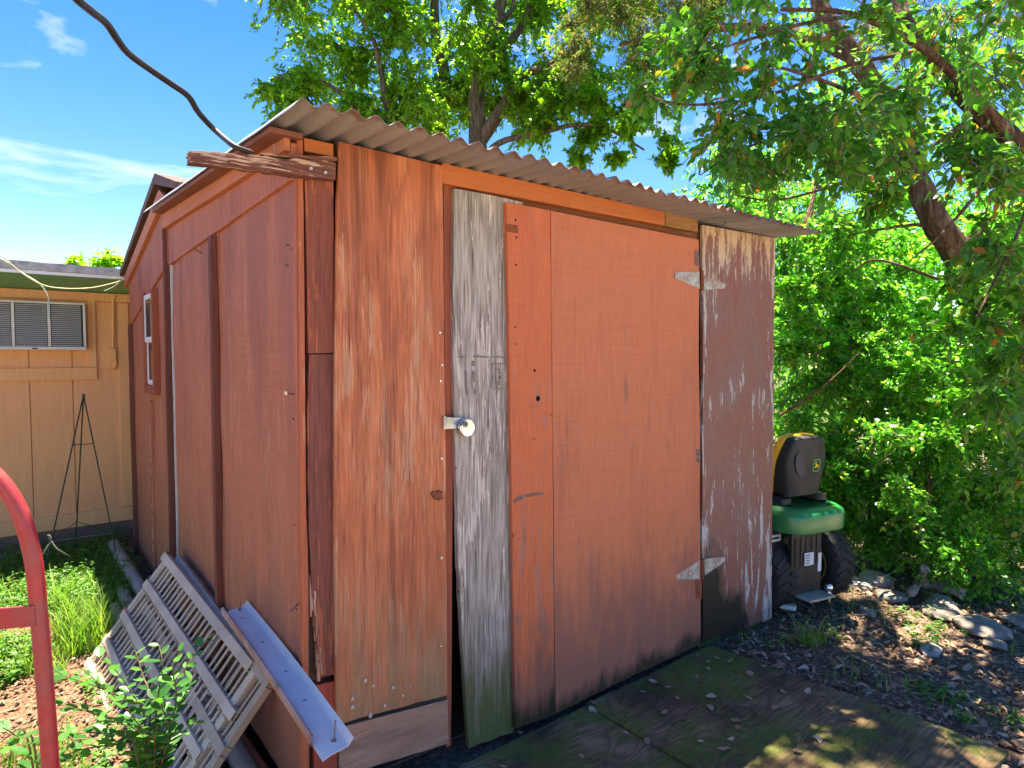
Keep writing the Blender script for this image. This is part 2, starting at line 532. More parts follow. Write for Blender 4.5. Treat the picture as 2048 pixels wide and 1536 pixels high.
M['hole'] = plain('dark hole', (0.02, 0.014, 0.012), 0.95, 0, 0.1, 20, 0.05)
M['roof_brown'] = wood('gable roof boards', (0.105, 0.055, 0.044), (0.06, 0.035, 0.03), (0.2, 0.13, 0.10), (1, 4, 9), grain='y', stain=0.5, wear=0.3, bump=0.3, fine=0.2)
M['ink'] = plain('faded ink', (0.15, 0.135, 0.12), 0.9, 0, 0.6, 90, dirt=(0.34, 0.30, 0.27), dirt_amt=1.0)
M['ghost'] = plain('bare mark', (0.17, 0.105, 0.09), 0.9, 0, 0.4, 40, dirt=(0.33, 0.12, 0.07), dirt_amt=0.7)


def maroon():
    t = NT('peeling maroon paint')
    x, y, z = t.xyz()
    st = t.noise(t.co((0, 0, 0), (30, 30, 3.2)), 1, 6, 0.7, 0.5)
    bl = t.noise(t.co((2, 0, 1), (5, 5, 2.2)), 1, 5, 0.6, 0.4)
    fi = t.noise(t.co((2, 0, 1), (190, 190, 9)), 1, 3, 0.6)
    c = t.mix(t.rng(bl, 0.4, 0.65), (0.235, 0.085, 0.064), (0.21, 0.115, 0.10))
    edge = t.ma('MAXIMUM', t.rng(x, 2.55, 2.70, 0, 0.085), t.rng(x, 2.10, 1.99, 0, 0.08))
    top = t.rng(z, 1.80, 2.09, 0, 0.13)
    low = t.rng(z, 0.75, 0.3, 0, 0.05)
    pf = t.ma('ADD', t.ma('ADD', t.ma('MULTIPLY', st, 0.8), t.ma('MULTIPLY', bl, 0.35)), t.ma('ADD', t.ma('ADD', edge, top), low))
    pk = t.noise(t.co((1, 0, 3), (110, 110, 30)), 1, 3, 0.7)
    pf = t.ma('ADD', pf, t.ma('MULTIPLY', t.ma('SUBTRACT', pk, 0.5), 0.22))
    peel = t.rng(pf, 0.675, 0.69)
    c = t.mix(peel, c, t.mix(t.rng(z, 1.7, 2.0), (0.47, 0.43, 0.41), (0.52, 0.36, 0.23)))
    # charred looking rot at the foot
    df = t.ma('ADD', t.rng(z, 0.02, 0.62, 0.75, 0.0), t.ma('MULTIPLY', t.ma('SUBTRACT', bl, 0.5), 1.3))
    df = t.ma('ADD', df, t.rng(x, 2.15, 2.55, 0.10, -0.42))
    c = t.mix(t.rng(df, 0.26, 0.48), c, (0.012, 0.011, 0.009))
    k = t.rng(fi, 0.25, 0.75, 0.75, 1.2)
    c = t.mix(0.8, c, t.n('CombineXYZ', {0: k, 1: k, 2: k}).outputs[0], 'MULTIPLY')
    h = t.ma('ADD', t.ma('MULTIPLY', peel, -0.6), t.ma('MULTIPLY', fi, 0.5))
    return t.bsdf(c, 0.55, 0, t.bump(h, 0.5, 0.003), 0.35)


M['maroon'] = maroon()


def tin(name, col, rust):
    t = NT(name)
    a = t.noise(t.co((0, 0, 0), (1, 0.35, 1)), 26, 7, 0.75)
    b = t.noise(t.co((4, 0, 0), (1, 0.25, 1)), 5, 5, 0.6)
    s = t.noise(t.co(), 260, 2, 0.5)
    c = t.mix(t.rng(b, 0.35, 0.7), col, tuple(v * 0.68 for v in col))
    c = t.mix(t.ma('MULTIPLY', t.rng(a, 0.56, 0.72), 0.65), c, rust)
    c = t.mix(t.ma('MULTIPLY', t.rng(s, 0.58, 0.72), 0.45), c, (0.62, 0.58, 0.53))
    lip = t.ma('ADD', t.rng(t.xyz()[1], -0.246, -0.20, 0.35, 0.0), t.ma('SUBTRACT', a, 0.5))
    c = t.mix(t.ma('MULTIPLY', t.rng(lip, 0.14, 0.36), 0.8), c, (0.22, 0.09, 0.045))
    return t.bsdf(c, t.rng(b, 0.3, 0.7, 0.5, 0.7), 0.35, t.bump(s, 0.15, 0.002), 0.4)


M['tin'] = tin('galvanised tin', (0.38, 0.385, 0.395), (0.23, 0.20, 0.18))

shed = empty('garden_shed', (0, 0, 0), 'red-brown wooden lean-to shed with corrugated tin roof and padlocked plank door', 'shed')


def fslab(name, tl, tr, br, bl, y, th, mat, parent, nu=6, nv=24, warp=0.003, rag=(0, 0, 0, 0), bow=(0, 0), bevel=0.0015, seed=None):
    """a board of the front wall: four photo corners on the plane y, thickness th backwards"""
    seed = seed if seed is not None else tl[0] * 0.013
    return MB().slab(at(*tl, 'y', y), at(*tr, 'y', y), at(*br, 'y', y), at(*bl, 'y', y), (0, th, 0), nu, nv, warp, rag, seed, bow).build(name, M[mat], parent, bevel=bevel)


def lslab(name, y0, y1, zt0, zt1, zb0, zb1, x, th, mat, parent, nu=10, nv=20, warp=0.003, rag=(0, 0, 0, 0), bevel=0.0015):
    """a board of the left wall between y0 (near) and y1 (far): tops zt, bottoms zb, outer face x"""
    return MB().slab((x, y1, zt1), (x, y0, zt0), (x, y0, zb0), (x, y1, zb1), (th, 0, 0), nu, nv, warp, rag, y0 + 2.1, (0, 0)).build(name, M[mat], parent, bevel=bevel)


# front wall, left to right
fslab('corner_board', (608, 275), (667, 288), (667, 314), (609, 302), 0.0, 0.03, 'lintel', shed, 4, 4)
fslab('corner_board', (609, 340), (667, 352), (667, 706), (616, 707), 0.0, 0.03, 'corner', shed)
fslab('corner_board', (617, 709), (667, 708), (671, 1352), (638, 1358), 0.002, 0.028, 'corner_low', shed, rag=(0, 0, 0.012, 0.004), bow=(-0.018, 0), nv=50)
fslab('corner_board', (625, 1370), (672, 1361), (677, 1640), (630, 1660), 0.001, 0.03, 'patch', shed, rag=(0.004, 0, 0, 0))
fslab('edge_strip', (594, 270), (606, 273), (619, 1650), (607, 1655), -0.006, 0.03, 'strip', shed, 2, 40, rag=(0, 0.001, 0, 0.002))
sp = MB()
for i in range(16):                                   # splinters in the rotted edge
    px = 620 + random.uniform(0, 20)
    y0 = random.uniform(1080, 1230)
    y1 = min(1362, y0 + random.uniform(60, 200))
    a, b = at(px, y0, 'y', 0.012), at(px + random.uniform(0, 9), y1, 'y', random.uniform(0.0, 0.012))
    sp.bar(a, b, random.uniform(0.003, 0.007), 0.006, Vector((0, 1, 0)))
sp.build('splinters', M['splinter'], shed)
fslab('plywood_panel', (678, 282), (886, 331), (896, 1393), (673, 1452), -0.016, 0.014, 'ply', shed, 10, 40, 0.006, (0, 0.002, 0.006, 0.002), (-0.012, 0))
fslab('bottom_plank', (677, 1456), (896, 1399), (898, 1488), (680, 1555), -0.006, 0.03, 'plank', shed, 12, 6, rag=(0.002, 0, 0.003, 0))
fslab('jamb_strip', (887, 366), (910, 371), (902, 1492), (893, 1495), 0.008, 0.05, 'jamb', shed, 2, 20)
fslab('lintel', (885, 326), (1330, 423), (1330, 451), (886, 366), -0.014, 0.04, 'lintel', shed, 20, 4)
fslab('lintel_block', (1332, 424), (1396, 436), (1397, 464), (1332, 452), -0.013, 0.04, 'block', shed, 6, 4)
fslab('header_board', (886, 358), (1399, 460), (1402, 500), (886, 395), 0.022, 0.03, 'header', shed, 12, 3)
rp = fslab('peeling_panel', (1405, 449), (1551, 476), (1543, 1243), (1405, 1288), -0.006, 0.016, 'maroon', shed, 8, 40, 0.005, (0.003, 0.004, 0.03, 0.004))
tag(rp, 'maroon panel with peeling paint and a black rotted foot')
MB().box(2.03, 2.63, 0.02, 0.12, -0.16, -0.015).build('sill_beam', M['mossy'], shed, bevel=0.006)
# frame studs and closed walls behind, so that the gap by the door shows a dark room
for sx in (0.02, 2.57):
    MB().box(sx, sx + 0.08, 0.032, 0.11, 0.0, 2.05).build('stud', M['inside'], shed)
MB().box(2.655, 2.675, 0.012, 1.72, -0.05, 2.13).build('right_wall', M['maroon'], shed)
MB().box(0.03, 2.65, 1.70, 1.72, 0.0, 2.15).build('back_wall', M['inside'], shed)
MB().box(0.03, 2.65, 0.13, 1.69, -0.04, -0.01).build('floor', M['inside'], shed)

# the door
door = bpy.data.objects.new('door', None)
COL.objects.link(door)
door.parent = shed
gb = fslab('grey_board', (908, 375), (1046, 402), (1029, 1466), (938, 1499), -0.010, 0.022, 'grey', door, 8, 44, 0.004, (0.008, 0, 0.006, 0.004), (-0.026, 0))
tag(gb, 'bare grey weathered board with mossy foot')
ds = fslab('door_strip', (1013, 403), (1100, 419), (1110, 1431), (1031, 1459), -0.030, 0.018, 'door_strip', door, 6, 44, 0.003, (0.006, 0, 0.012, 0.002))
dp = fslab('door_panel', (1101, 421), (1398, 479), (1402, 1289), (1111, 1429), -0.027, 0.016, 'door', door, 14, 44, 0.006, (0.001, 0.001, 0.008, 0))


def fpoly(pix, y, th):
    return MB().prism([at(px, py, 'y', y) for px, py in pix], (0, th, 0))


def hinge(lp, rp_, barrel, screws):
    h = fpoly(lp, -0.031, 0.003)
    h.prism([at(px, py, 'y', -0.0105) for px, py in rp_], (0, 0.003, 0))
    o = h.build('hinge', M['hinge'], door, bevel=0.001)
    b = MB().tube([at(barrel[0], barrel[1], 'y', -0.026), at(barrel[0], barrel[2], 'y', -0.026)], 0.009, 12)
    b.build('hinge_barrel', M['rust'], door, smooth=True)
    for px, py, y in screws:
        p = at(px, py, 'y', y)
        MB().lathe([(0.0055, 0), (0.005, 0.002), (0.002, 0.003)], p, (0, -1, 0), 10).build('screw', M['screw'], door)


hinge([(1350, 544), (1399, 543), (1400, 578), (1350, 556)], [(1408, 550), (1452, 568), (1450, 577), (1409, 580)], (1404, 541, 581),
      [(1356, 549, -0.031), (1378, 556, -0.031), (1394, 570, -0.031), (1417, 566, -0.0105), (1430, 566, -0.0105), (1445, 573, -0.0105)])
hinge([(1352, 1151), (1399, 1121), (1400, 1158), (1355, 1160)], [(1408, 1118), (1449, 1114), (1450, 1123), (1410, 1151)], (1404, 1119, 1158),
      [(1359, 1155, -0.031), (1380, 1147, -0.031), (1394, 1153, -0.031), (1415, 1140, -0.0105), (1428, 1129, -0.0105), (1444, 1119, -0.0105)])
fpoly([(1391, 1160), (1404, 1159), (1404, 1198), (1393, 1196)], -0.030, 0.004).build('rust_plate', M['rust'], door, bevel=0.001)
fpoly([(1390, 500), (1398, 501), (1399, 533), (1389, 530)], -0.029, 0.003).build('bare_mark', M['ghost'], door)
fpoly([(1392, 898), (1400, 899), (1401, 925), (1393, 923)], -0.029, 0.003).build('bare_mark', M['ghost'], door)
fpoly([(1025, 1002), (1035, 991), (1086, 983), (1088, 989), (1050, 995), (1029, 1006)], -0.0316, 0.002).build('bare_mark', M['ghost'], door)
kp = fpoly([(1014, 448), (1036, 451), (1037, 466), (1014, 463)], -0.0335, 0.004).build('rust_plate', M['rust'], door, bevel=0.001)
for px, py, r in ((1076, 797, 0.011), (1069, 741, 0.006), (1031, 440, 0.004), (1033, 475, 0.004), (1032, 530, 0.004), (1030, 654, 0.004), (1031, 688, 0.003), (1102, 830, 0.003), (1068, 878, 0.003), (1026, 1072, 0.006), (912, 936, 0.003), (917, 1183, 0.003)):
    p = at(px, py, 'y', -0.0314 if px > 1012 else -0.0125)
    MB().lathe([(r, 0), (r * 0.9, 0.0012)], p, (0, -1, 0), 10).build('nail_hole', M['hole'] if px != 1026 else M['rust'], door)
# hasp and the worn stamps on the grey board
MB().prism([at(px, py, 'y', -0.024) for px, py in ((890, 834), (936, 836), (936, 857), (890, 858))], (0, 0.003, 0)).build('hasp', M['zinc'], door, bevel=0.0008)
MB().tube([at(889, 832, 'y', -0.024), at(889, 858, 'y', -0.024)], 0.006, 10).build('hasp_barrel', M['zinc'], door, smooth=True)
ink = MB()
for pts in (((987, 726), (1008, 727), (1008, 729), (987, 728)), ((987, 776), (1008, 777), (1008, 778), (987, 777)), ((984, 726), (986, 726), (986, 776), (984, 776)),
            ((918, 712), (934, 713), (934, 717), (918, 715)), ((948, 711), (980, 713), (980, 716), (948, 714)), ((986, 712), (1010, 714), (1010, 716), (986, 714)),
            ((931, 742), (934, 742), (936, 790), (933, 790)), ((945, 722), (951, 722), (950, 732), (945, 731)), ((946, 742), (950, 742), (952, 764), (948, 764)), ((950, 776), (954, 777), (954, 790), (950, 788)),
            ((997, 735), (1001, 735), (1001, 741), (997, 741)), ((997, 744), (1002, 744), (1002, 748), (997, 748)), ((998, 752), (1002, 752), (1001, 759), (998, 758)), ((997, 763), (1002, 763), (1002, 770), (997, 770))):
    ink.prism([at(px, py, 'y', -0.0135) for px, py in pts], (0, 0.002, 0))
ink.build('ink_stamp', M['ink'], door)

# fixings on the plywood panel
fpoly([(864, 987), (868, 982), (873, 985), (879, 981), (888, 984), (885, 990), (889, 998), (879, 1001), (871, 1000), (867, 994)], -0.026, 0.012).build('rusted_latch', M['rust'], shed, bevel=0.003)
for px, py in ((881, 762), (883, 917), (883, 1116), (882, 1293), (880, 665), (884, 730)):
    MB().lathe([(0.0045, 0), (0.0045, 0.002), (0.002, 0.0026)], at(px, py, 'y', -0.0195), (0, -1, 0), 10).build('screw', M['screw'], shed)
t_sp = plain('pale spatter', (0.50, 0.42, 0.36), 0.9)
for px, py, r in ((731, 1361, 4), (747, 1372, 3), (787, 1375, 4), (806, 1391, 3), (705, 1397, 3), (706, 1414, 4), (770, 1411, 3), (741, 1431, 4), (821, 1374, 2)):
    c = at(px, py, 'y', -0.0205)
    k = r / 560
    MB().prism([c + Vector((math.cos(a) * k * random.uniform(0.6, 1.1), 0, math.sin(a) * k * random.uniform(0.7, 1.3))) for a in [i * 0.785 for i in range(8)]], (0, 0.003, 0)).build('lichen_spot', t_sp, shed)

# the weathered arm nailed across the corner, splitting along its top
MB().slab(at(376, 298, 'y', -0.045), at(673, 322, 'y', -0.045), at(672, 361, 'y', -0.045), at(377, 324, 'y', -0.045), (0, 0.04, 0), 60, 6, 0.014, (0.009, 0, 0.006, 0.03), 3.3).build('beam', M['beam'], shed, bevel=0.002)
MB().slab(at(522, 306, 'y', -0.046), at(674, 314, 'y', -0.046), at(673, 323, 'y', -0.046), at(530, 309, 'y', -0.046), (0, 0.037, 0), 16, 2, 0.002, (0.001, 0, 0, 0.004), 4.4).build('beam_splinter', M['beam'], shed)
for px, py in ((622, 337), (651, 345)):
    MB().lathe([(0.006, 0), (0.004, 0.003)], at(px, py, 'y', -0.047), (0, -1, 0), 10).build('nail', M['screw'], shed)
MB().tube([at(547, 288, 'y', -0.03), at(550, 304, 'y', -0.03)], 0.0015, 6).build('nail', M['nail'], shed)

# left wall
ZT = lambda y: 2.085 + 0.026 * y                       # underside of the roof along the left wall
lslab('wall_panel', 0.0, 0.84, 1.975, 1.945, 0.06, 0.10, -0.006, 0.02, 'left', shed, 14, 40, 0.010, (0, 0.003, 0.02, 0))
lslab('wall_panel', 0.845, 1.70, 1.945, 1.905, 0.08, 0.12, -0.006, 0.02, 'left', shed, 14, 40, 0.010, (0, 0, 0.02, 0.003))
lslab('band_panel', 0.0, 1.72, 2.07, 2.11, 1.965, 1.905, -0.016, 0.018, 'left_band', shed, 20, 6, 0.003, (0, 0, 0.002, 0.002))
lslab('rake_trim', 0.0, 1.745, 2.098, 2.160, 2.045, 2.086, -0.036, 0.019, 'trim', shed, 20, 3, 0.002)
lslab('batten', 0.845, 0.885, 1.925, 1.925, 0.10, 0.10, -0.034, 0.026, 'batten', shed, 2, 30, 0.003, (0, 0.002, 0.004, 0.002))
MB().slab((-0.009, 1.730, 2.10), (-0.009, 1.722, 2.10), (-0.009, 1.722, 0.12), (-0.009, 1.730, 0.12), (0.03, 0, 0), 2, 30, 0.002).build('edge_flashing', plain('pale flashing', (0.6, 0.58, 0.55), 0.6), shed)
MB().slab((-0.085, -0.028, 2.078), (0.012, -0.028, 2.078), (0.012, 1.72, 2.156), (-0.085, 1.72, 2.156), (0, 0, 0.016), 4, 20, 0.002, (0.004, 0, 0, 0.002)).build('soffit_board', M['soffit'], shed, bevel=0.001)
for p, q in ((((-0.008), 1.08, 1.885), (-0.055, 1.05, 1.90)), ((-0.006, 0.03, 1.335), (-0.034, 0.015, 1.34)), ((-0.006, 0.02, 0.70), (-0.035, 0.0, 0.69)), ((-0.006, 0.045, 1.78), (-0.02, 0.04, 1.78)), ((-0.006, 0.05, 1.72), (-0.02, 0.045, 1.722))):
    MB().tube([p, q], 0.0022, 6).build('nail', M['nail'], shed)
MB().lathe([(0.006, 0), (0.006, 0.002)], (-0.034, 0.015, 1.34), (-1, -0.4, 0), 8).build('nail_head', M['screw'], shed)

for y in (0.03, 0.80, 0.915, 1.66):
    for z in np.arange(0.35, 1.9, 0.29):
        zz = z + random.uniform(-0.05, 0.05)
        MB().lathe([(0.0038, 0), (0.003, 0.0012)], (-0.0085, y + random.uniform(-0.008, 0.008), zz), (-1, 0, 0), 7).build('nail_head', M['screw'] if random.random() < 0.3 else M['hole'], shed)

# corrugated roof
rf = MB()
PW = 0.0692
nx, ny = 400, 14
ROOF_Z = lambda x, y: 2.1145 + 0.046 * y - 0.001 * x
top, bot = [], []
for j in range(ny + 1):
    for i in range(nx + 1):
        x = -0.094 + 2.80 * i / nx
        y = -0.246 + 2.15 * j / ny
        w = math.cos((x + 0.074) / PW * 2 * math.pi) * 0.0095
        if j == 0:
            y += 0.014 * mnoise.noise(Vector((x * 4, 0, 1))) + 0.004 * mnoise.noise(Vector((x * 25, 0, 3)))
        dz = 0.006 * mnoise.noise(Vector((x * 1.4, y * 1.5, 4))) + 0.0035 * mnoise.noise(Vector((x * 9, y * 5, 1)))
        z = ROOF_Z(x, y) + w + dz
        if i < 4:
            z -= 0.004 * (4 - i)
        top.append((x, y, z))
        bot.append((x, y, z - 0.0025))
n = len(top)
fs = []
w_ = nx + 1
for j in range(ny):
    for i in range(nx):
        a = j * w_ + i
        fs.append((a, a + 1, a + w_ + 1, a + w_))
        fs.append((n + a, n + a + w_, n + a + w_ + 1, n + a + 1))
for i in range(nx):
    fs.append((i, n + i, n + i + 1, i + 1))
    k = ny * w_ + i
    fs.append((k, k + 1, n + k + 1, n + k))
for j in range(ny):
    a = j * w_
    fs.append((a, a + w_, n + a + w_, n + a))
    a += nx
    fs.append((a, n + a, n + a + w_, a + w_))
rf.add(top + bot, fs)
rf.build('corrugated_roof', M['tin'], shed, smooth=True)
for y in (0.05, 0.85, 1.6):
    MB().box(0.0, 2.66, y, y + 0.04, ROOF_Z(0, y) - 0.06, ROOF_Z(0, y) - 0.0165).build('purlin', M['header'], shed)

lock = empty('padlock', at(936, 856, 'y', -0.03), 'round silver disc padlock hanging from the door hasp', 'padlock')
c = at(936, 856, 'y', -0.046)
lb = MB().lathe([(0.024, 0.018), (0.031, 0.017), (0.033, 0.013), (0.033, 0.004), (0.031, 0.0), (0.0295, -0.001), (0.029, 0.001), (0.0275, 0.001), (0.027, -0.0008), (0.004, -0.002)], c, (0, 1, 0), 40).build('lock_body', M['lock'], lock, smooth=True)
MB().lathe([(0.0115, 0.0), (0.0115, -0.003), (0.0095, -0.003), (0.009, -0.0022), (0.004, -0.0022), (0.0035, -0.0045)], c + Vector((0.004, 0, -0.003)), (0, 1, 0), 24).build('key_cylinder', M['lock'], lock, smooth=True)
MB().tube([c + Vector((-0.028, 0.006, 0.014)), c + Vector((-0.030, -0.004, 0.017)), c + Vector((-0.022, -0.006, 0.019)), c + Vector((-0.008, -0.004, 0.015)), c + Vector((-0.004, 0.004, 0.012))], 0.0042, 10).build('shackle', M['shackle'], lock, smooth=True)
MB().lathe([(0.011, 0.001), (0.011, -0.0012), (0.001, -0.0015)], c + Vector((-0.012, -0.0016, 0.014)), (0, 1, 0), 20).build('shackle_slot', M['shackle'], lock)

# black cable slung from the arm up to the left
cp = [at(505, 306, 'y', -0.03), at(470, 293, 'y', -0.05), dep(432, 262, 1.78), dep(398, 226, 1.72), dep(376, 192, 1.66), dep(340, 166, 1.6), dep(296, 136, 1.52), dep(256, 106, 1.42), dep(234, 78, 1.34), dep(212, 46, 1.27), dep(180, 20, 1.18), dep(148, -8, 1.10), dep(110, -60, 1.02), dep(40, -190, 0.9), dep(-120, -420, 0.8), dep(-500, -1000, 0.75)]
sm = []
for i in range(len(cp) - 1):
    p0, p1, p2, p3 = cp[max(i - 1, 0)], cp[i], cp[i + 1], cp[min(i + 2, len(cp) - 1)]
    for k in range(6):
        u = k / 6
        sm.append(0.5 * ((2 * p1) + (p2 - p0) * u + (2 * p0 - 5 * p1 + 4 * p2 - p3) * u * u + (3 * p1 - p0 - 3 * p2 + p3) * u ** 3))
sm.append(cp[-1])
tag(MB().tube(sm, [0.006] + [0.0078] * (len(sm) - 1), 12).build('power_cable', plain('black rubber', (0.016, 0.015, 0.018), 0.55, 0, 0.08, 8, bump=0.02), smooth=True),
    'thick black cable running up into the sky from the weathered arm', 'cable')

# ================================================================== the gabled shed behind
gsh = empty('gabled_shed', (0, 2.4, 0), 'taller red-brown gabled shed with a narrow white window behind the lean-to', 'shed')
GX = 0.0
XF = 3.02
RIDGE = at(331, 381, 'x', GX)
EAVE_Z, EAVE_Y = 1.98, 3.03
def rake(y):
    return RIDGE.z - (RIDGE.z - EAVE_Z) * (y - RIDGE.y) / (EAVE_Y - RIDGE.y) if y > RIDGE.y else RIDGE.z - 0.42 * (RIDGE.y - y)
lslab('wall_panel', 1.80, 2.40, 1.95, 1.82, 0.10, 0.12, GX, 0.02, 'left', gsh, 10, 30, 0.006, (0, 0, 0.01, 0))
lslab('wall_panel', 2.405, 3.0, 1.82, 1.69, 0.12, 0.15, GX + 0.002, 0.02, 'left', gsh, 10, 30, 0.006, (0, 0, 0.01, 0))
MB().prism([(GX - 0.012, y, z) for y, z in ((1.77, 1.925), (1.77, rake(1.77)), (RIDGE.y, RIDGE.z), (3.0, rake(3.0)), (3.0, 1.655))], (0.018, 0, 0)).build('gable_panel', M['left_band'], gsh, bevel=0.0015)
MB().prism([(GX - 0.032, RIDGE.y, RIDGE.z), (GX - 0.032, 3.06, rake(3.06)), (GX - 0.032, 3.06, rake(3.06) - 0.075), (GX - 0.032, RIDGE.y, RIDGE.z - 0.085)], (0.019, 0, 0)).build('rake_trim', M['trim'], gsh, bevel=0.0015)
MB().prism([(GX - 0.033, RIDGE.y - 0.002, RIDGE.z), (GX - 0.033, 1.72, rake(1.72)), (GX - 0.033, 1.72, rake(1.72) - 0.07), (GX - 0.033, RIDGE.y - 0.002, RIDGE.z - 0.085)], (0.019, 0, 0)).build('rake_trim', M['trim'], gsh, bevel=0.0015)
lslab('batten', 1.775, 1.80, 2.10, 2.09, 0.10, 0.10, GX - 0.03, 0.03, 'batten', gsh, 2, 30, 0.003)
lslab('batten', 2.985, 3.02, 1.66, 1.64, 0.13, 0.13, GX - 0.022, 0.024, 'batten', gsh, 2, 20, 0.003)
lslab('batten', 2.315, 2.365, 1.19, 1.19, 0.20, 0.20, GX - 0.016, 0.018, 'left', gsh, 2, 30, 0.003, (0.01, 0.006, 0.01, 0.004))
lslab('torn_strip', 2.335, 2.355, 1.13, 1.13, 0.30, 0.30, GX - 0.0185, 0.004, 'beam', gsh, 3, 40, 0.001, (0.01, 0.008, 0.01, 0.008))
MB().box(0.02, XF, 2.99, 3.01, 0.1, EAVE_Z).box(XF - 0.02, XF, 1.8, 2.99, 0.0, EAVE_Z + 0.1).box(0.03, XF - 0.02, 1.80, 1.82, 0.0, 2.2).build('back_wall', M['left'], gsh)
# roof of two slopes with overhang
OV = -0.05
rz = 0.02
MB().hexa([Vector(p) for p in ((OV, RIDGE.y + 0.02, RIDGE.z + rz + 0.008), (XF + 0.1, RIDGE.y + 0.02, RIDGE.z + rz + 0.008), (XF + 0.1, 3.13, rake(3.13) + rz), (OV, 3.13, rake(3.13) + rz),
                               (OV, RIDGE.y, RIDGE.z + rz + 0.06), (XF + 0.1, RIDGE.y, RIDGE.z + rz + 0.06), (XF + 0.1, 3.13, rake(3.13) + rz + 0.035), (OV, 3.13, rake(3.13) + rz + 0.035))]).build('roof_slope', M['roof_brown'], gsh, bevel=0.003)
MB().hexa([Vector(p) for p in ((OV, 1.36, 2.205), (XF + 0.1, 1.36, 2.205), (XF + 0.1, RIDGE.y + 0.018, RIDGE.z + rz + 0.008), (OV, RIDGE.y + 0.018, RIDGE.z + rz + 0.008),
                               (OV, 1.36, 2.24), (XF + 0.1, 1.36, 2.24), (XF + 0.1, RIDGE.y - 0.002, RIDGE.z + rz + 0.06), (OV, RIDGE.y - 0.002, RIDGE.z + rz + 0.06))]).build('roof_slope', M['roof_brown'], gsh, bevel=0.003)
# window
M['white'] = plain('white sash paint', (0.72, 0.72, 0.69), 0.5, 0, 0.06, 20, dirt=(0.4, 0.37, 0.33), dirt_amt=0.4)
gl = NT('window glass')
M['glass'] = gl.bsdf((0.025, 0.03, 0.035), 0.06, 0, None, 0.8)
wy0, wy1, wz0, wz1 = 2.145, 2.385, 1.285, 1.80
win = bpy.data.objects.new('window', None)
COL.objects.link(win)
win.parent = gsh
win.matrix_parent_inverse = Matrix.Translation(gsh.location).inverted()
X0 = GX - 0.03
for nm, a in (('window_trim', (wy0 - 0.045, wy0, wz0 - 0.05, wz1 + 0.02)), ('window_trim', (wy1, wy1 + 0.04, wz0 - 0.05, wz1 + 0.02)), ('window_trim', (wy0 + 0.001, wy1 - 0.001, wz0 - 0.052, wz0 - 0.002))):
    MB().box(X0, GX + 0.002, a[0], a[1], a[2], a[3]).build(nm, M['jamb'], win, bevel=0.002)
for za, zb in ((wz0, (wz0 + wz1) / 2 + 0.012), ((wz0 + wz1) / 2 - 0.012, wz1)):
    x0 = GX - 0.016 if za == wz0 else GX - 0.026
    s = 0.028
    m = MB().box(x0, x0 + 0.009, wy0 + 0.002, wy0 + s, za, zb).box(x0, x0 + 0.009, wy1 - s, wy1 - 0.002, za, zb).box(x0, x0 + 0.009, wy0 + s, wy1 - s, za, za + s).box(x0, x0 + 0.009, wy0 + s, wy1 - s, zb - s, zb)
    m.build('sash', M['white'], win, bevel=0.001)
    MB().box(x0 + 0.003, x0 + 0.006, wy0 + s + 0.001, wy1 - s - 0.001, za + s + 0.001, zb - s - 0.001).build('pane', M['glass'], win)
# ================================================================== the cream house beyond
HY = 3.5
def siding(name, col, dark, off=0.0):
    t = NT(name)
    a = t.noise(t.co((off, 0, 0), (70, 70, 4)), 1, 4, 0.6)
    b = t.noise(t.co((off, 3, 0), (2.2, 2.2, 1.6)), 1, 5, 0.6)
    c = t.mix(t.rng(b, 0.3, 0.75), col, dark)
    k = t.rng(a, 0.3, 0.7, 0.93, 1.06)
    c = t.mix(1.0, c, t.n('CombineXYZ', {0: k, 1: k, 2: k}).outputs[0], 'MULTIPLY')
    return t.bsdf(c, 0.6, 0, t.bump(a, 0.25, 0.003), 0.3)


M['cream'] = siding('cream siding paint', (0.86, 0.42, 0.185), (0.79, 0.37, 0.155))
M['cream_trim'] = siding('cream trim paint', (0.86, 0.44, 0.185), (0.79, 0.39, 0.16), 3)
M['green_paint'] = plain('green fascia paint', (0.15, 0.38, 0.20), 0.5, 0, 0.12, 12, dirt=(0.16, 0.30, 0.16), dirt_amt=0.4)
M['roof_edge'] = plain('grey roof edge', (0.40, 0.38, 0.36), 0.7, 0.1, 0.25, 20, dirt=(0.62, 0.61, 0.6), dirt_amt=0.6)
M['concrete'] = plain('stained footing', (0.26, 0.16, 0.11), 0.95, 0, 0.35, 14, dirt=(0.06, 0.05, 0.035), dirt_amt=0.7, bump=0.5)
house = empty('house', (-1.0, HY, 0.1), 'cream painted house with green eave and flat grey roof edge beyond the sheds', 'house')
hz = lambda px, py, y=HY: at(px, py, 'y', y)
# siding boards with grooves between them
edges = [-3.4, -2.9, -2.4, -1.95, -1.5, -1.05]
gx = [hz(62, 850).x, hz(148, 850).x]
edges += [gx[0] - 0.245, gx[0], gx[1], 0.09, 0.45, 0.9, 1.4]
for a, b in zip(edges[:-1], edges[1:]):
    MB().slab((a + 0.0025, HY, 1.96), (b - 0.0025, HY, 1.96), (b - 0.0025, HY, 0.30), (a + 0.0025, HY, 0.30), (0, 0.02, 0), 3, 10, 0.002).build('siding_board', M['cream'], house, bevel=0.001)
MB().box(-3.4, 1.4, HY + 0.021, HY + 0.10, 0.1, 2.0).build('wall', M['cream'], house)
MB().box(-3.4, 1.4, HY - 0.018, HY - 0.001, 0.255, 0.355).build('base_trim', M['cream_trim'], house, bevel=0.002)
MB().box(-3.38, 1.38, HY + 0.002, HY + 0.14, -0.1, 0.262).build('footing', M['concrete'], house)
MB().box(-3.4, 1.4, HY - 0.022, HY - 0.001, 1.835, 1.893).build('frieze_board', M['cream_trim'], house, bevel=0.002)
tr, br = hz(197, 592, HY - 0.03), hz(194, 735, HY - 0.03)
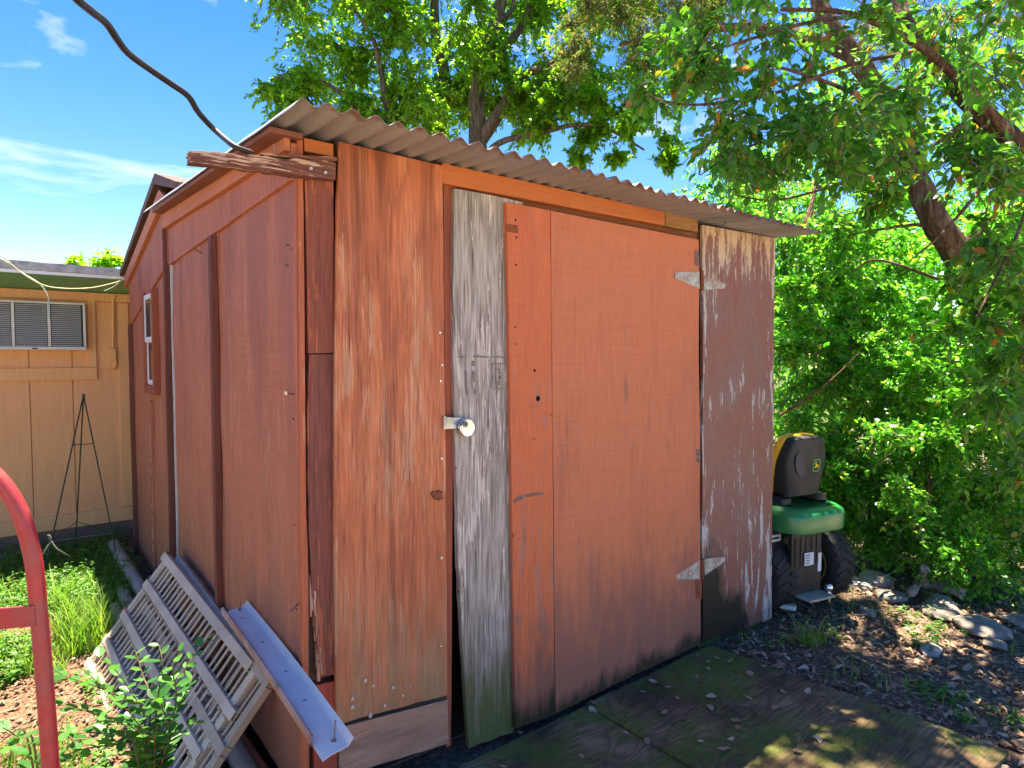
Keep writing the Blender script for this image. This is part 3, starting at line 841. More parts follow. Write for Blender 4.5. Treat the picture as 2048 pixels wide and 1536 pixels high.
for nm, x0, x1, z0, z1, d in (('opening_trim', hz(172, 700).x + 0.012, br.x, br.z + 0.001, tr.z, 0.024), ('opening_trim', -1.9, br.x, br.z - 0.085, br.z - 0.001, 0.024),
                              ('corner_trim', hz(236, 700).x, hz(258, 700).x, 0.36, 1.83, 0.016), ('vertical_trim', hz(200, 700).x, hz(233, 700).x, hz(230, 738).z, 1.83, 0.012)):
    MB().box(x0, x1, HY - d, HY - 0.0005, z0, z1).build(nm, M['cream_trim'], house, bevel=0.002)
# eave: green soffit and fascia, pale drip edge, thin roof
EY = 3.12
ez = at(0, 541, 'y', EY).z
MB().hexa([Vector(p) for p in ((-3.6, EY, ez - 0.004), (1.5, EY, ez - 0.004), (1.5, HY, 1.897), (-3.6, HY, 1.897), (-3.6, EY, ez + 0.01), (1.5, EY, ez + 0.01), (1.5, HY, 1.912), (-3.6, HY, 1.912))]).build('soffit', M['green_paint'], house)
MB().box(-3.6, 1.5, EY - 0.02, EY - 0.001, ez - 0.008, ez + 0.012).build('drip_edge', plain('white drip edge', (0.75, 0.75, 0.72), 0.4, 0.2, 0.1, 30), house)
MB().slab((-3.6, EY - 0.03, ez + 0.075), (1.5, EY - 0.03, ez + 0.062), (1.5, EY - 0.03, ez + 0.0135), (-3.6, EY - 0.03, ez + 0.0135), (0, 0.05, 0), 60, 2, 0.012, (0.008, 0, 0.002, 0)).build('roof_fascia', M['roof_edge'], house)
MB().hexa([Vector(p) for p in ((-3.6, EY + 0.025, ez + 0.015), (1.5, EY + 0.025, ez + 0.015), (1.5, 7.5, ez + 0.5), (-3.6, 7.5, ez + 0.5), (-3.6, EY + 0.025, ez + 0.06), (1.5, EY + 0.025, ez + 0.06), (1.5, 7.5, ez + 0.55), (-3.6, 7.5, ez + 0.55))]).build('roof', M['roof_edge'], house)
MB().box(-3.3, 1.3, 7.0, 7.1, 0, 2.4).build('back_wall', M['cream'], house)
for sx in (-3.39, 1.37):
    MB().box(sx, sx + 0.02, HY + 0.11, 7.0, 0, 2.2).build('end_wall', M['cream'], house)

# window air conditioner
M['ac'] = plain('off white metal', (0.72, 0.69, 0.63), 0.45, 0.1, 0.08, 10, dirt=(0.35, 0.30, 0.24), dirt_amt=0.5)
M['ac_dark'] = plain('dark coil', (0.05, 0.048, 0.046), 0.8, 0.2, 0.3, 60)
AY = HY - 0.10
p0, p1 = at(0, 599, 'y', AY), at(173, 700, 'y', AY)
ax1, az1, az0 = p1.x, p0.z, p1.z
ax0 = ax1 - 0.60
ac = empty('air_conditioner', ((ax0 + ax1) / 2, HY, az0), 'off-white window air conditioner set into the cream house wall', 'air conditioner')
MB().box(ax0 + 0.005, ax1 - 0.005, AY + 0.02, HY + 0.3, az0 + 0.004, az1 - 0.004).build('casing', M['ac_dark'], ac)
fw_ = 0.014
fr = MB().box(ax0, ax1, AY, AY + 0.10, az1 - fw_, az1).box(ax0, ax1, AY, AY + 0.10, az0, az0 + 0.022).box(ax0, ax0 + fw_, AY + 0.001, AY + 0.10, az0 + 0.023, az1 - fw_ - 0.001).box(ax1 - fw_, ax1, AY + 0.001, AY + 0.10, az0 + 0.023, az1 - fw_ - 0.001)
fr.build('frame', M['ac'], ac, bevel=0.002)
bw = (ax1 - ax0 - 2 * fw_) / 3
for k in range(3):
    b0 = ax0 + fw_ + k * bw
    if k:
        MB().box(b0 - 0.008, b0 + 0.008, AY + 0.002, AY + 0.03, az0 + 0.024, az1 - fw_ - 0.002).build('mullion', M['ac'], ac)
    ns = 21
    for i in range(ns):
        z = az0 + 0.03 + (az1 - az0 - 0.054) * i / (ns - 1)
        MB().hexa([Vector(p) for p in ((b0 + 0.012, AY + 0.004, z - 0.0035), (b0 + bw - 0.012, AY + 0.004, z - 0.0035), (b0 + bw - 0.012, AY + 0.018, z + 0.0035), (b0 + 0.012, AY + 0.018, z + 0.0035),
                                       (b0 + 0.012, AY + 0.004, z - 0.0015), (b0 + bw - 0.012, AY + 0.004, z - 0.0015), (b0 + bw - 0.012, AY + 0.018, z + 0.0055), (b0 + 0.012, AY + 0.018, z + 0.0055))]).build('louvre', M['ac'], ac)
MB().box(ax0 + 0.30, ax0 + 0.33, AY - 0.004, AY - 0.0005, az0 + 0.004, az0 + 0.012).build('badge', M['ac_dark'], ac)

# junction box with conduit
jb = empty('junction_box', hz(224, 715), 'small cream junction box with conduit on the house wall by the shed', 'junction box')
a, b = hz(217, 697, HY - 0.045), hz(233, 722, HY - 0.045)
MB().box(a.x, b.x, HY - 0.045, HY - 0.019, b.z, a.z).build('box', M['cream_trim'], jb, bevel=0.004)
MB().tube([hz(226, 696, HY - 0.03), hz(226, 640, HY - 0.03), hz(226, 600, HY - 0.03), hz(230, 590, HY - 0.03)], 0.008, 10).build('conduit', M['cream_trim'], jb, smooth=True)
MB().tube([hz(231, 722, HY - 0.03), hz(231, 730, HY - 0.03), hz(226, 738, HY - 0.03), hz(219, 737, HY - 0.03)], 0.007, 8).build('elbow', M['cream_trim'], jb, smooth=True)

# frayed cords hanging from the eave
M['cord_y'] = plain('yellowed cord', (0.55, 0.47, 0.28), 0.7, 0, 0.2, 40)
M['cord_g'] = plain('pale green cord', (0.42, 0.55, 0.42), 0.7, 0, 0.2, 40)
def spline(cp, k=6):
    out = []
    for i in range(len(cp) - 1):
        a, b, c, d = cp[max(i - 1, 0)], cp[i], cp[i + 1], cp[min(i + 2, len(cp) - 1)]
        for j in range(k):
            u = j / k
            out.append(0.5 * ((2 * b) + (c - a) * u + (2 * a - 5 * b + 4 * c - d) * u * u + (3 * b - a - 3 * c + d) * u ** 3))
    out.append(cp[-1])
    return out
EC = EY - 0.10
tag(MB().tube(spline([at(*p, 'y', EC) for p in ((-160, 470), (-60, 498), (2, 518), (40, 543), (76, 565), (92, 585), (98, 606), (99, 638))]), 0.0035, 6).build('hanging_cord', M['cord_g'], smooth=True),
    'pale green cord whose frayed end hangs in front of the air conditioner', 'cord')
tag(MB().tube(spline([at(*p, 'y', EC - 0.012) for p in ((-160, 455), (-40, 496), (2, 512), (42, 545), (86, 570), (130, 577), (180, 576), (220, 568), (243, 561), (258, 552))]), 0.004, 6).build('eave_cord', M['cord_y'], smooth=True),
    'yellowed cord sagging along the green eave towards the shed', 'cord')
tag(MB().tube(spline([at(*p, 'y', EC) for p in ((240, 562), (228, 573), (208, 582))]), 0.003, 6).build('cord_end', M['cord_g'], smooth=True),
    'short loose cord end sticking out under the green eave near the shed', 'cord')

# ================================================================== things along the left wall
M['wire'] = plain('dark green wire', (0.03, 0.05, 0.04), 0.4, 0.4, 0.2, 40)
ea = empty('wire_easel', (-0.3, 3.0, 0.11), 'thin dark green wire easel standing before the cream house wall', 'easel')
tip = at(167, 790, 'y', 3.06)
legs = [(at(86, 1092, 'y', 2.86), 'leg'), (at(236, 1096, 'y', 2.86), 'leg'), (at(150, 1112, 'y', 3.2), 'leg')]
for q, nm in legs:
    q.z = min(q.z, ground_z(q.x, q.y) + 0.02) if nm == 'leg' else q.z
    MB().tube([tip, q], 0.0042, 8).build('leg', M['wire'], ea, smooth=True)
MB().tube([tip - Vector((0, 0, 0.02)), tip + Vector((0, 0, 0.008))], 0.009, 8).build('tip_clasp', M['wire'], ea)
def on(i, k):
    return tip.lerp(legs[i][0], k)
for k in (0.29, 0.82):
    MB().tube([on(0, k), on(1, k)], 0.003, 6).build('cross_wire', M['nail'] if k > 0.5 else M['wire'], ea)
MB().tube([on(0, 0.82), on(2, 0.78), on(1, 0.82)], 0.0025, 6).build('brace_wire', M['wire'], ea)

# red hand truck in the foreground
M['red'] = plain('red enamel', (0.38, 0.022, 0.03), 0.42, 0.0, 0.14, 45, 0.45, dirt=(0.20, 0.07, 0.06), dirt_amt=0.75)
M['rubber'] = plain('black rubber tyre', (0.018, 0.018, 0.018), 0.75, 0, 0.3, 40)
tr_b = CAM + ray(75, 1190) * 1.03
hr = Vector((RGT.x, RGT.y, 0)).normalized()
hf = Vector((-hr.y, hr.x, 0))
TB = Vector((tr_b.x, tr_b.y, -0.02))
ht = empty('hand_truck', TB - hr * 0.21, 'red tubular steel hand truck standing in the left foreground', 'hand truck')
def hp(x, y, z):
    return TB + hr * x + hf * y + Vector((0, 0, z))
loop = [hp(0.012, 0.02, 0.12), hp(0.010, 0.012, 0.5), hp(0.006, 0.006, 0.85), hp(0.0, 0.0, 1.08), hp(-0.006, -0.002, 1.16), hp(-0.025, -0.006, 1.235), hp(-0.06, -0.012, 1.29), hp(-0.11, -0.016, 1.318), hp(-0.21, -0.018, 1.325)]
loop = loop + [hp(-0.42 - (p - TB).dot(hr), (p - TB).dot(hf), p.z + 0.02) for p in reversed(loop[:-1])]
MB().tube(spline(loop, 5), 0.0125, 14).build('handle_tube', M['red'], ht, smooth=True)
for z, sx in ((1.055, -1), (0.72, 1), (0.40, 1)):
    MB().slab(hp(-0.43, -0.012, z + 0.019 - 0.04 * (z > 1)), hp(0.004, -0.014, z + 0.019), hp(0.004, -0.014, z - 0.015), hp(-0.43, -0.012, z - 0.015 - 0.04 * (z > 1)), hf * 0.004, 8, 2).build('cross_bar', M['red'], ht, bevel=0.001)
MB().box(-0.225, 0.225, -0.30, 0.0, 0.012, 0.02, Matrix(((hr.x, hf.x, 0, TB.x - hr.x * 0.21), (hr.y, hf.y, 0, TB.y - hr.y * 0.21), (0, 0, 1, TB.z), (0, 0, 0, 1)))).build('nose_plate', M['red'], ht)
for x in (-0.5, 0.08):
    w = MB().lathe([(0.05, -0.03), (0.10, -0.032), (0.12, -0.015), (0.12, 0.015), (0.10, 0.032), (0.05, 0.03)], hp(x, 0.10, 0.125), hr, 24).build('wheel', M['rubber'], ht, smooth=True)
MB().tube([hp(-0.5, 0.10, 0.125), hp(0.08, 0.10, 0.125)], 0.008, 8).build('axle', M['nail'], ht)

# pipes lying along the wall
M['pvc'] = plain('dirty grey pipe', (0.46, 0.40, 0.32), 0.6, 0, 0.2, 12, dirt=(0.17, 0.14, 0.10), dirt_amt=0.7)
M['copper'] = plain('orange enamel', (0.44, 0.13, 0.06), 0.55, 0.1, 0.2, 30)
for pts, r, lab in ((((-0.085, 0.18, 0.06), (-0.10, 1.4, 0.115), (-0.115, 2.35, 0.16), (-0.13, 3.1, 0.19)), 0.034, 'grey pipe lying nearest to the shed wall on the ground'),
                    (((-0.175, 0.05, 0.045), (-0.18, 1.3, 0.09), (-0.19, 2.25, 0.135)), 0.03, 'grey pipe lying in the middle of three beside the shed'),
                    (((-0.262, 0.3, 0.045), (-0.258, 1.2, 0.078), (-0.25, 2.05, 0.12)), 0.026, 'thin grey pipe lying farthest from the shed wall')):
    o = MB().tube(spline([Vector(p) for p in pts], 5), r, 14)
    tag(o.build('pipe', M['pvc'], smooth=True), lab, 'pipe', 'pipes lying along the shed wall')
tag(MB().tube([(-0.03, 0.12, 0.045), (-0.035, 0.62, 0.05)], 0.016, 12).build('copper_pipe', M['copper'], smooth=True), 'short rust-orange pipe on the dirt under the shed wall', 'pipe')

# two louvred aluminium frames stacked aslant against the wall
M['alu'] = plain('dusty aluminium', (0.64, 0.49, 0.35), 0.6, 0.0, 0.14, 16, dirt=(0.27, 0.20, 0.15), dirt_amt=0.75)
M['alu2'] = plain('dull aluminium', (0.47, 0.35, 0.25), 0.65, 0.0, 0.2, 16, dirt=(0.24, 0.15, 0.10), dirt_amt=0.75)
def frame(O, u, v, wd, ln, label, rails, mrail, seed):
    rs = random.Random(seed)
    u, v = Vector(u).normalized(), Vector(v)
    v = (v - u * v.dot(u)).normalized()
    n = u.cross(v).normalized()
    if n.z < 0:
        n = -n
    O = Vector(O)
    e = empty('louvre_frame', O, label, 'metal frame', 'louvre frames leaning on the shed')
    P = lambda a, b, c: O + u * a + v * b + n * c
    def bx(a0, a1, b0, b1, c0, c1, nm, mt):
        MB().hexa([P(a0, b0, c0), P(a1, b0, c0), P(a1, b1, c0), P(a0, b1, c0), P(a0, b0, c1), P(a1, b0, c1), P(a1, b1, c1), P(a0, b1, c1)]).build(nm, mt, e, bevel=0.0015)
    for b, w, l0, l1 in rails:
        bx(l0, l1, b, b + w, 0.008, 0.013, 'rail', mrail)                       # top flange of a channel
        bx(l0, l1, b + w - 0.004, b + w, -0.016, 0.0078, 'rail_lip', mrail)
        bx(l0, l1, b, b + 0.004, -0.016, 0.0078, 'rail_lip', mrail)
    bx(0.0, 0.03, 0.0, wd, -0.022, 0.004, 'end_channel', mrail)
    bx(ln - 0.034, ln, 0.0, wd, -0.022, 0.004, 'end_channel', mrail)
    nr = 25 if seed == 3 else 15
    for i in range(nr):
        a = 0.05 + (ln - 0.11) * i / (nr - 1) + rs.uniform(-0.006, 0.006)
        b1 = wd - 0.01
        MB().tube([P(a, 0.01, 0.0), P(a + rs.uniform(-0.012, 0.012), b1, rs.uniform(-0.004, 0.004))], 0.0052, 7).build('rod', mrail, e, smooth=True)
    for b, w, l0, l1 in rails[1:-1]:                                            # hinge knuckles along each inner rail
        k = MB()
        for i in range(int((l1 - l0) / 0.055)):
            a = l0 + 0.03 + i * 0.055
            k.tube([P(a, b + w + 0.007, 0.004), P(a + 0.020, b + w + 0.007, 0.004)], 0.007, 8)
        tag(k.build('rod_clips', M['alu2'], e), kind='stuff')
    return e, P
fe, FP = frame((-0.085, 1.52, 0.50), (0.055, -1.2, -0.11), (-0.60, -0.05, -0.80), 0.56, 1.20, 'upper louvred aluminium frame with pale rails leaning on the shed wall',
               [(0.0, 0.036, -0.02, 1.16), (0.135, 0.034, 0.0, 1.24), (0.29, 0.034, 0.0, 1.2), (0.41, 0.032, 0.01, 1.2), (0.528, 0.032, 0.0, 1.2)], M['alu'], 3)
MB().hexa([FP(-0.05, -0.004, -0.02), FP(-0.012, -0.004, -0.02), FP(-0.012, 0.03, -0.02), FP(-0.05, 0.03, -0.02), FP(-0.05, -0.004, 0.005), FP(-0.012, -0.004, 0.005), FP(-0.012, 0.03, 0.005), FP(-0.05, 0.03, 0.005)]).build('end_plug', M['copper'], fe)
MB().hexa([FP(-0.03, 0.285, -0.02), FP(-0.002, 0.285, -0.02), FP(-0.002, 0.315, -0.02), FP(-0.03, 0.315, -0.02), FP(-0.03, 0.285, 0.005), FP(-0.002, 0.285, 0.005), FP(-0.002, 0.315, 0.005), FP(-0.03, 0.315, 0.005)]).build('end_plug', M['copper'], fe)
frame((-0.05, 1.50, 0.475), (0.02, -1.2, -0.10), (-0.62, -0.03, -0.79), 0.57, 1.27, 'lower louvred aluminium frame half hidden under the upper frame',
      [(-0.02, 0.034, 0.0, 1.28), (0.21, 0.034, 0.0, 1.28), (0.40, 0.034, 0.0, 1.28), (0.535, 0.034, 0.0, 1.28)], M['alu2'], 8)

# white gutter length with spikes, resting on the frames
M['gutter'] = plain('white gutter enamel', (0.76, 0.66, 0.55), 0.5, 0.1, 0.06, 14, dirt=(0.42, 0.40, 0.40), dirt_amt=0.55)
M['gutter_back'] = plain('rusty brown enamel', (0.36, 0.17, 0.11), 0.6, 0.1, 0.2, 20, dirt=(0.55, 0.5, 0.48), dirt_amt=0.5)
gu = empty('gutter', (-0.05, 0.1, 0.45), 'length of white metal gutter with a rusty edge lying on the stacked frames', 'gutter')
ga, gb_ = at(676, 1500, 'x', -0.058), at(470, 1216, 'x', -0.058)
gd = (ga - gb_).normalized()
gs = Vector((1, 0, 0)) - gd * gd.x
gs = (gs.normalized() + Vector((0, 0, 0.06))).normalized()
gn = gs.cross(gd).normalized()
if gn.z < 0:
    gn = -gn
prof = [(-0.046, 0.024), (-0.050, 0.020), (-0.050, -0.010), (-0.046, -0.014), (-0.02, -0.004), (0.02, -0.003), (0.034, -0.002), (0.045, 0.012), (0.050, 0.016)]
gl_len = (ga - gb_).length
def gut(profile, mat, nm, t0=0.0, t1=1.0, off=0.0):
    vs, fs = [], []
    m = len(profile)
    st = 24
    for j in range(st + 1):
        tt = t0 + (t1 - t0) * j / st
        cpt = gb_ + gd * (gl_len * tt) + gn * (0.010 * math.sin(math.pi * tt))
        for a, b in profile:
            vs.append(cpt + gs * a + gn * (b + off))
    for a_ in range(m * (st + 1)):
        pass
    n0 = len(vs)
    vs += [v - gn * 0.0018 for v in vs]
    for j in range(st):
        for i in range(m - 1):
            q = j * m + i
            fs.append((q, q + 1, q + m + 1, q + m))
            fs.append((n0 + q, n0 + q + m, n0 + q + m + 1, n0 + q + 1))
        for i in (0, m - 1):
            q = j * m + i
            fs.append((q, q + m, n0 + q + m, n0 + q))
    for i in range(m - 1):
        fs.append((i, n0 + i, n0 + i + 1, i + 1))
        q = st * m + i
        fs.append((q, q + 1, n0 + q + 1, n0 + q))
    MB().add(vs, fs).build(nm, mat, gu, smooth=True)
gut([(-0.040, -0.011), (-0.018, -0.004), (0.016, -0.003), (0.028, -0.001), (0.038, 0.011), (0.043, 0.015)], M['gutter'], 'trough')
gut([(-0.041, -0.012), (-0.045, -0.008), (-0.047, 0.012), (-0.042, 0.018), (-0.037, 0.016)], M['gutter_back'], 'rolled_edge', 0.0, 0.93)
for t_, a, hgt in ((0.955, 0.006, 0.052), (0.02, 0.01, 0.03)):
    q = gb_ + gd * (gl_len * t_) + gs * a
    MB().tube([q - gn * 0.004, q + gn * hgt + gs * 0.006], [0.003, 0.0022], 8).build('spike', M['nail'], gu)
    MB().lathe([(0.007, 0), (0.006, 0.002)], q - gn * 0.002, gn, 10).build('spike_head', M['nail'], gu)
for t_, a in ((0.10, 0.0), (0.33, 0.004), (0.56, 0.008), (0.74, 0.004)):
    q = gb_ + gd * (gl_len * t_) + gs * a - gn * 0.001 + gn * (0.010 * math.sin(math.pi * t_))
    MB().bar(q - gs * 0.005, q + gs * 0.004, 0.002, 0.002, gn).build('slot', M['shackle'], gu)

# scraps between frames and wall
M['blue'] = plain('pale blue plastic', (0.36, 0.47, 0.53), 0.5, 0, 0.15, 20, dirt=(0.2, 0.22, 0.22), dirt_amt=0.5)
bs = empty('plastic_strip', at(562, 1310, 'x', -0.03), 'pale blue ladder-patterned plastic strip between gutter and shed wall', 'plastic strip')
sa, sb = at(532, 1296, 'x', -0.022), at(596, 1336, 'x', -0.016)
MB().bar(sa + (sa - sb) * 0.4, sb, 0.030, 0.006, Vector((1, 0, 0))).build('strip', M['pvc'], bs)
for k in range(4):
    q = sb.lerp(sa, (k + 0.5) / 4.2) + Vector((-0.006, 0, 0))
    d = (sb - sa).normalized()
    MB().bar(q - d * 0.011, q + d * 0.011, 0.024, 0.005, Vector((1, 0, 0))).build('cell', M['blue'], bs)
tag(MB().bar(at(440, 1225, 'x', -0.022), at(520, 1300, 'x', -0.022), 0.024, 0.022).build('wood_scrap', M['plank']), 'short brown wood scrap wedged behind the gutter', 'wood scrap')

# white bar by the mower
wb0, wb1 = Vector((2.72, -0.03, -0.035)), at(1592, 1216, 'z', -0.03)
tag(MB().bar(Vector((2.78, 0.36, -0.03)), wb1, 0.045, 0.025).build('white_bar', M['white'], bevel=0.003), 'white painted bar lying on the litter beside the mower wheel', 'bar')

# ================================================================== riding mower
M['deere_green'] = plain('glossy green enamel', (0.012, 0.19, 0.045), 0.28, 0, 0.06, 12, 0.5, dirt=(0.05, 0.11, 0.05), dirt_amt=0.35)
M['seat_black'] = plain('black seat shell', (0.022, 0.022, 0.024), 0.55, 0, 0.2, 60, 0.4)
M['seat_yellow'] = plain('yellow seat vinyl', (0.75, 0.40, 0.012), 0.45, 0, 0.06, 30)
M['rim_yellow'] = plain('dusty yellow rim', (0.50, 0.34, 0.05), 0.5, 0.1, 0.2, 30, dirt=(0.2, 0.15, 0.06), dirt_amt=0.6)
M['plate_black'] = plain('black steel plate', (0.020, 0.020, 0.021), 0.5, 0.2, 0.3, 20, dirt=(0.06, 0.05, 0.04), dirt_amt=0.5)
M['label'] = plain('paper label', (0.65, 0.66, 0.68), 0.6, 0, 0.1, 30)
M['chrome'] = plain('chrome ball', (0.75, 0.75, 0.75), 0.15, 1.0, 0.1, 30)
mf = Vector((0.22, 0.975, 0)).normalized()
mr = Vector((mf.y, -mf.x, 0))
MO = at(1618, 1190, 'z', -0.075) - mr * 0.24
MO.z = -0.075
mow = empty('riding_mower', MO, 'green riding mower with black and yellow seat parked beside the shed', 'mower')
def mp(r, f, z):
    return MO + mr * r + mf * f + Vector((0, 0, z))
def loft(rings, nm, mat, smooth=True, bevel=0):
    m = len(rings[0])
    vs = [p for r in rings for p in r]
    fs = []
    for j in range(len(rings) - 1):
        for i in range(m):
            i2 = (i + 1) % m
            fs.append((j * m + i, j * m + i2, (j + 1) * m + i2, (j + 1) * m + i))
    fs.append(tuple(range(m - 1, -1, -1)))
    fs.append(tuple(range((len(rings) - 1) * m, len(rings) * m)))
    return MB().add(vs, fs).build(nm, mat, mow, smooth=smooth, bevel=bevel)
def rrect(hw, f0, f1, z, p=4.0, n=36, shear=0.0):
    out = []
    fc, fh = (f0 + f1) / 2, (f1 - f0) / 2
    for i in range(n):
        a = 2 * math.pi * i / n
        c, s_ = math.cos(a), math.sin(a)
        out.append(mp(hw * math.copysign(abs(c) ** (2 / p), c), fc + fh * math.copysign(abs(s_) ** (2 / p), s_), z))
    return out
def wheel(cr, cf, rad, wid, rim):
    wz = rad
    T = MB().lathe([(rad * 0.55, -wid * 0.44), (rad * 0.80, -wid * 0.5), (rad * 0.94, -wid * 0.42), (rad, -wid * 0.22), (rad, wid * 0.22), (rad * 0.94, wid * 0.42), (rad * 0.80, wid * 0.5), (rad * 0.55, wid * 0.44)], mp(cr, cf, wz), mr, 40)
    w = T.build('wheel', M['rubber'], mow, smooth=True)
    tr = MB()
    for k in range(22):
        a = 2 * math.pi * k / 22
        for sd in (-1, 1):
            th = a + (0.07 if sd > 0 else 0)
            d = mf * math.cos(th) + Vector((0, 0, 1)) * math.sin(th)
            d2 = mf * math.cos(th + 0.16) + Vector((0, 0, 1)) * math.sin(th + 0.16)
            tr.bar(mp(cr, cf, wz) + d * rad * 1.0 + mr * (sd * wid * 0.04), mp(cr, cf, wz) + d2 * rad * 0.97 + mr * (sd * wid * 0.42), 0.018, 0.014, d)
    tag(tr.build('tread', M['rubber'], w), kind='stuff')
    MB().lathe([(0.02, -wid * 0.2), (rad * 0.25, -wid * 0.2), (rad * 0.30, -wid * 0.12), (rad * 0.50, -wid * 0.15), (rad * 0.56, -wid * 0.455), (rad * 0.60, -wid * 0.47), (rad * 0.60, -wid * 0.40), (rad * 0.58, 0), (rad * 0.60, wid * 0.40), (rad * 0.60, wid * 0.47), (rad * 0.55, wid * 0.45), (rad * 0.48, wid * 0.2), (0.02, wid * 0.2)], mp(cr, cf, wz), mr, 32).build('rim', M['rim_yellow'], w, smooth=True)
wheel(0.305, 0.0, 0.225, 0.19, True)
wheel(-0.20, 0.0, 0.225, 0.19, True)
wheel(0.30, 1.15, 0.16, 0.13, True)
wheel(-0.30, 1.15, 0.16, 0.13, True)
# body, rear plate and hitch
MB().box(-1, 1, -1, 1, -1, 1, Matrix(((mr.x * 0.13, mf.x * 0.5, 0, mp(0, 0.45, 0.3).x), (mr.y * 0.13, mf.y * 0.5, 0, mp(0, 0.45, 0.3).y), (0, 0, 0.12, mp(0, 0.45, 0.3).z), (0, 0, 0, 1)))).build('chassis', M['plate_black'], mow, bevel=0.01)
def mbox(r0, r1, f0, f1, z0, z1, nm, mat, bevel=0.003, par=None):
    return MB().hexa([mp(r0, f0, z0), mp(r1, f0, z0), mp(r1, f1, z0), mp(r0, f1, z0), mp(r0, f0, z1), mp(r1, f0, z1), mp(r1, f1, z1), mp(r0, f1, z1)]).build(nm, mat, par or mow, bevel=bevel)
rear = mbox(-0.18, 0.07, -0.215, -0.19, 0.14, 0.535, 'rear_plate', M['plate_black'])
for k in range(5):
    mbox(-0.155 + k * 0.045, -0.14 + k * 0.045, -0.22, -0.2155, 0.30, 0.47, 'rib', M['plate_black'], 0.002, rear)
mbox(-0.30, -0.135, -0.12, -0.05, 0.22, 0.535, 'side_plate', M['plate_black'])
mbox(-0.08, -0.005, -0.2235, -0.2205, 0.30, 0.375, 'label', M['label'], 0, rear)
mbox(0.038, 0.066, -0.2195, -0.2155, 0.25, 0.36, 'label', M['label'], 0, rear)
for k in range(4):
    mbox(-0.074, -0.038, -0.2245, -0.2238, 0.312 + k * 0.015, 0.317 + k * 0.015, 'label_print', M['plate_black'], 0, rear)
mbox(-0.27, -0.165, -0.124, -0.1205, 0.435, 0.475, 'label', M['label'], 0)
mbox(-0.255, -0.18, -0.1255, -0.1242, 0.45, 0.462, 'label_print', M['plate_black'], 0)
hz_ = mbox(-0.13, 0.08, -0.31, -0.19, 0.118, 0.132, 'hitch_plate', M['pvc'])
MB().lathe([(0.003, 0.052), (0.016, 0.048), (0.024, 0.034), (0.024, 0.024), (0.016, 0.010), (0.011, 0.004), (0.018, 0.0), (0.018, -0.006)], mp(0.05, -0.285, 0.145), (0, 0, 1), 20).build('hitch_ball', M['chrome'], hz_, smooth=True)
for dr in (-0.09, 0.05):
    MB().tube([mp(dr, -0.285, 0.118), mp(dr, -0.285, 0.085)], 0.009, 8).build('bolt', M['chrome'], hz_)
# fender deck
loft([rrect(0.24, -0.285, 0.42, 0.505, 4.5), rrect(0.255, -0.297, 0.43, 0.512, 4.5), rrect(0.256, -0.30, 0.43, 0.60, 4.5), rrect(0.25, -0.292, 0.43, 0.622, 4.5), rrect(0.225, -0.262, 0.42, 0.642, 4.5), rrect(0.20, -0.22, 0.40, 0.650, 4.5), rrect(0.19, -0.20, 0.38, 0.640, 4.5), rrect(0.10, -0.10, 0.3, 0.642, 4)], 'fender', M['deere_green'])
for sr in (-0.15, 0.15):
    loft([rrect(0.05, -0.14, 0.14, 0.62)] and [[p + mr * sr for p in rrect(0.05, -0.16, 0.12, z)] for z in (0.655, 0.68, 0.688)], 'fender_pad', M['seat_black'])
mbox(-0.12, 0.12, -0.10, 0.32, 0.679, 0.70, 'seat_bracket', M['plate_black'], 0.004)
# seat
loft([rrect(0.14, -0.06, 0.36, 0.70, 4), rrect(0.165, -0.07, 0.39, 0.73, 4), rrect(0.165, -0.07, 0.39, 0.765, 4), rrect(0.14, -0.05, 0.36, 0.785, 4)], 'seat_cushion', M['seat_yellow'])
def back_ring(k, f0, f1, grow):
    z = 0.70 + 0.335 * k
    hw = (0.138 + 0.035 * math.sin(min(1, k * 1.5) * math.pi / 2) - 0.16 * max(0, k - 0.55) ** 1.6) + grow
    lean = -0.09 * k
    tk = 1 - 0.35 * k
    return rrect(hw, f0 * tk + lean, f1 * tk + lean, z, 3.6)
ks = [0, 0.06, 0.2, 0.35, 0.5, 0.62, 0.74, 0.84, 0.92, 0.97, 1.0]
rings = [back_ring(k, -0.16, 0.0, 0.0) for k in ks]
cz = mp(0, -0.14, 1.038)
rings.append([p.lerp(cz, 0.10) + Vector((0, 0, 0.008)) for p in rings[-1]])
rings.append([p.lerp(cz, 0.45) + Vector((0, 0, 0.012)) for p in rings[-2]])
loft(rings, 'seat_shell', M['seat_black'])
rings = [back_ring(k, -0.045, 0.06, 0.012) for k in ks]
cz = mp(0, -0.08, 1.045)
rings.append([p.lerp(cz, 0.12) + Vector((0, 0, 0.014)) for p in rings[-1]])
rings.append([p.lerp(cz, 0.5) + Vector((0, 0, 0.018)) for p in rings[-2]])
loft(rings, 'seat_pad', M['seat_yellow'])
def back_pt(r, z, out=0.003):                        # a point on the rear of the shell
    k = (z - 0.70) / 0.335
    return mp(r, -0.16 * (1 - 0.35 * k) - 0.09 * k - out, z)
badge = MB()
def rr2(w, h, n=32, p=4.5):
    return [(w * math.copysign(abs(math.cos(a)) ** (2 / p), math.cos(a)), h * math.copysign(abs(math.sin(a)) ** (2 / p), math.sin(a))) for a in [2 * math.pi * i / n for i in range(n)]]
bc, bh = (0.055, 0.875), (0.031, 0.038)
o_, i_ = rr2(*bh), rr2(bh[0] - 0.006, bh[1] - 0.006)
vs = [back_pt(bc[0] + a, bc[1] + b, 0.0045) for a, b in o_] + [back_pt(bc[0] + a, bc[1] + b, 0.0045) for a, b in i_]
nn = len(o_)
badge.add(vs, [(i, (i + 1) % nn, nn + (i + 1) % nn, nn + i) for i in range(nn)])
badge.build('badge_outline', plain('badge green', (0.05, 0.38, 0.06), 0.5), mow)
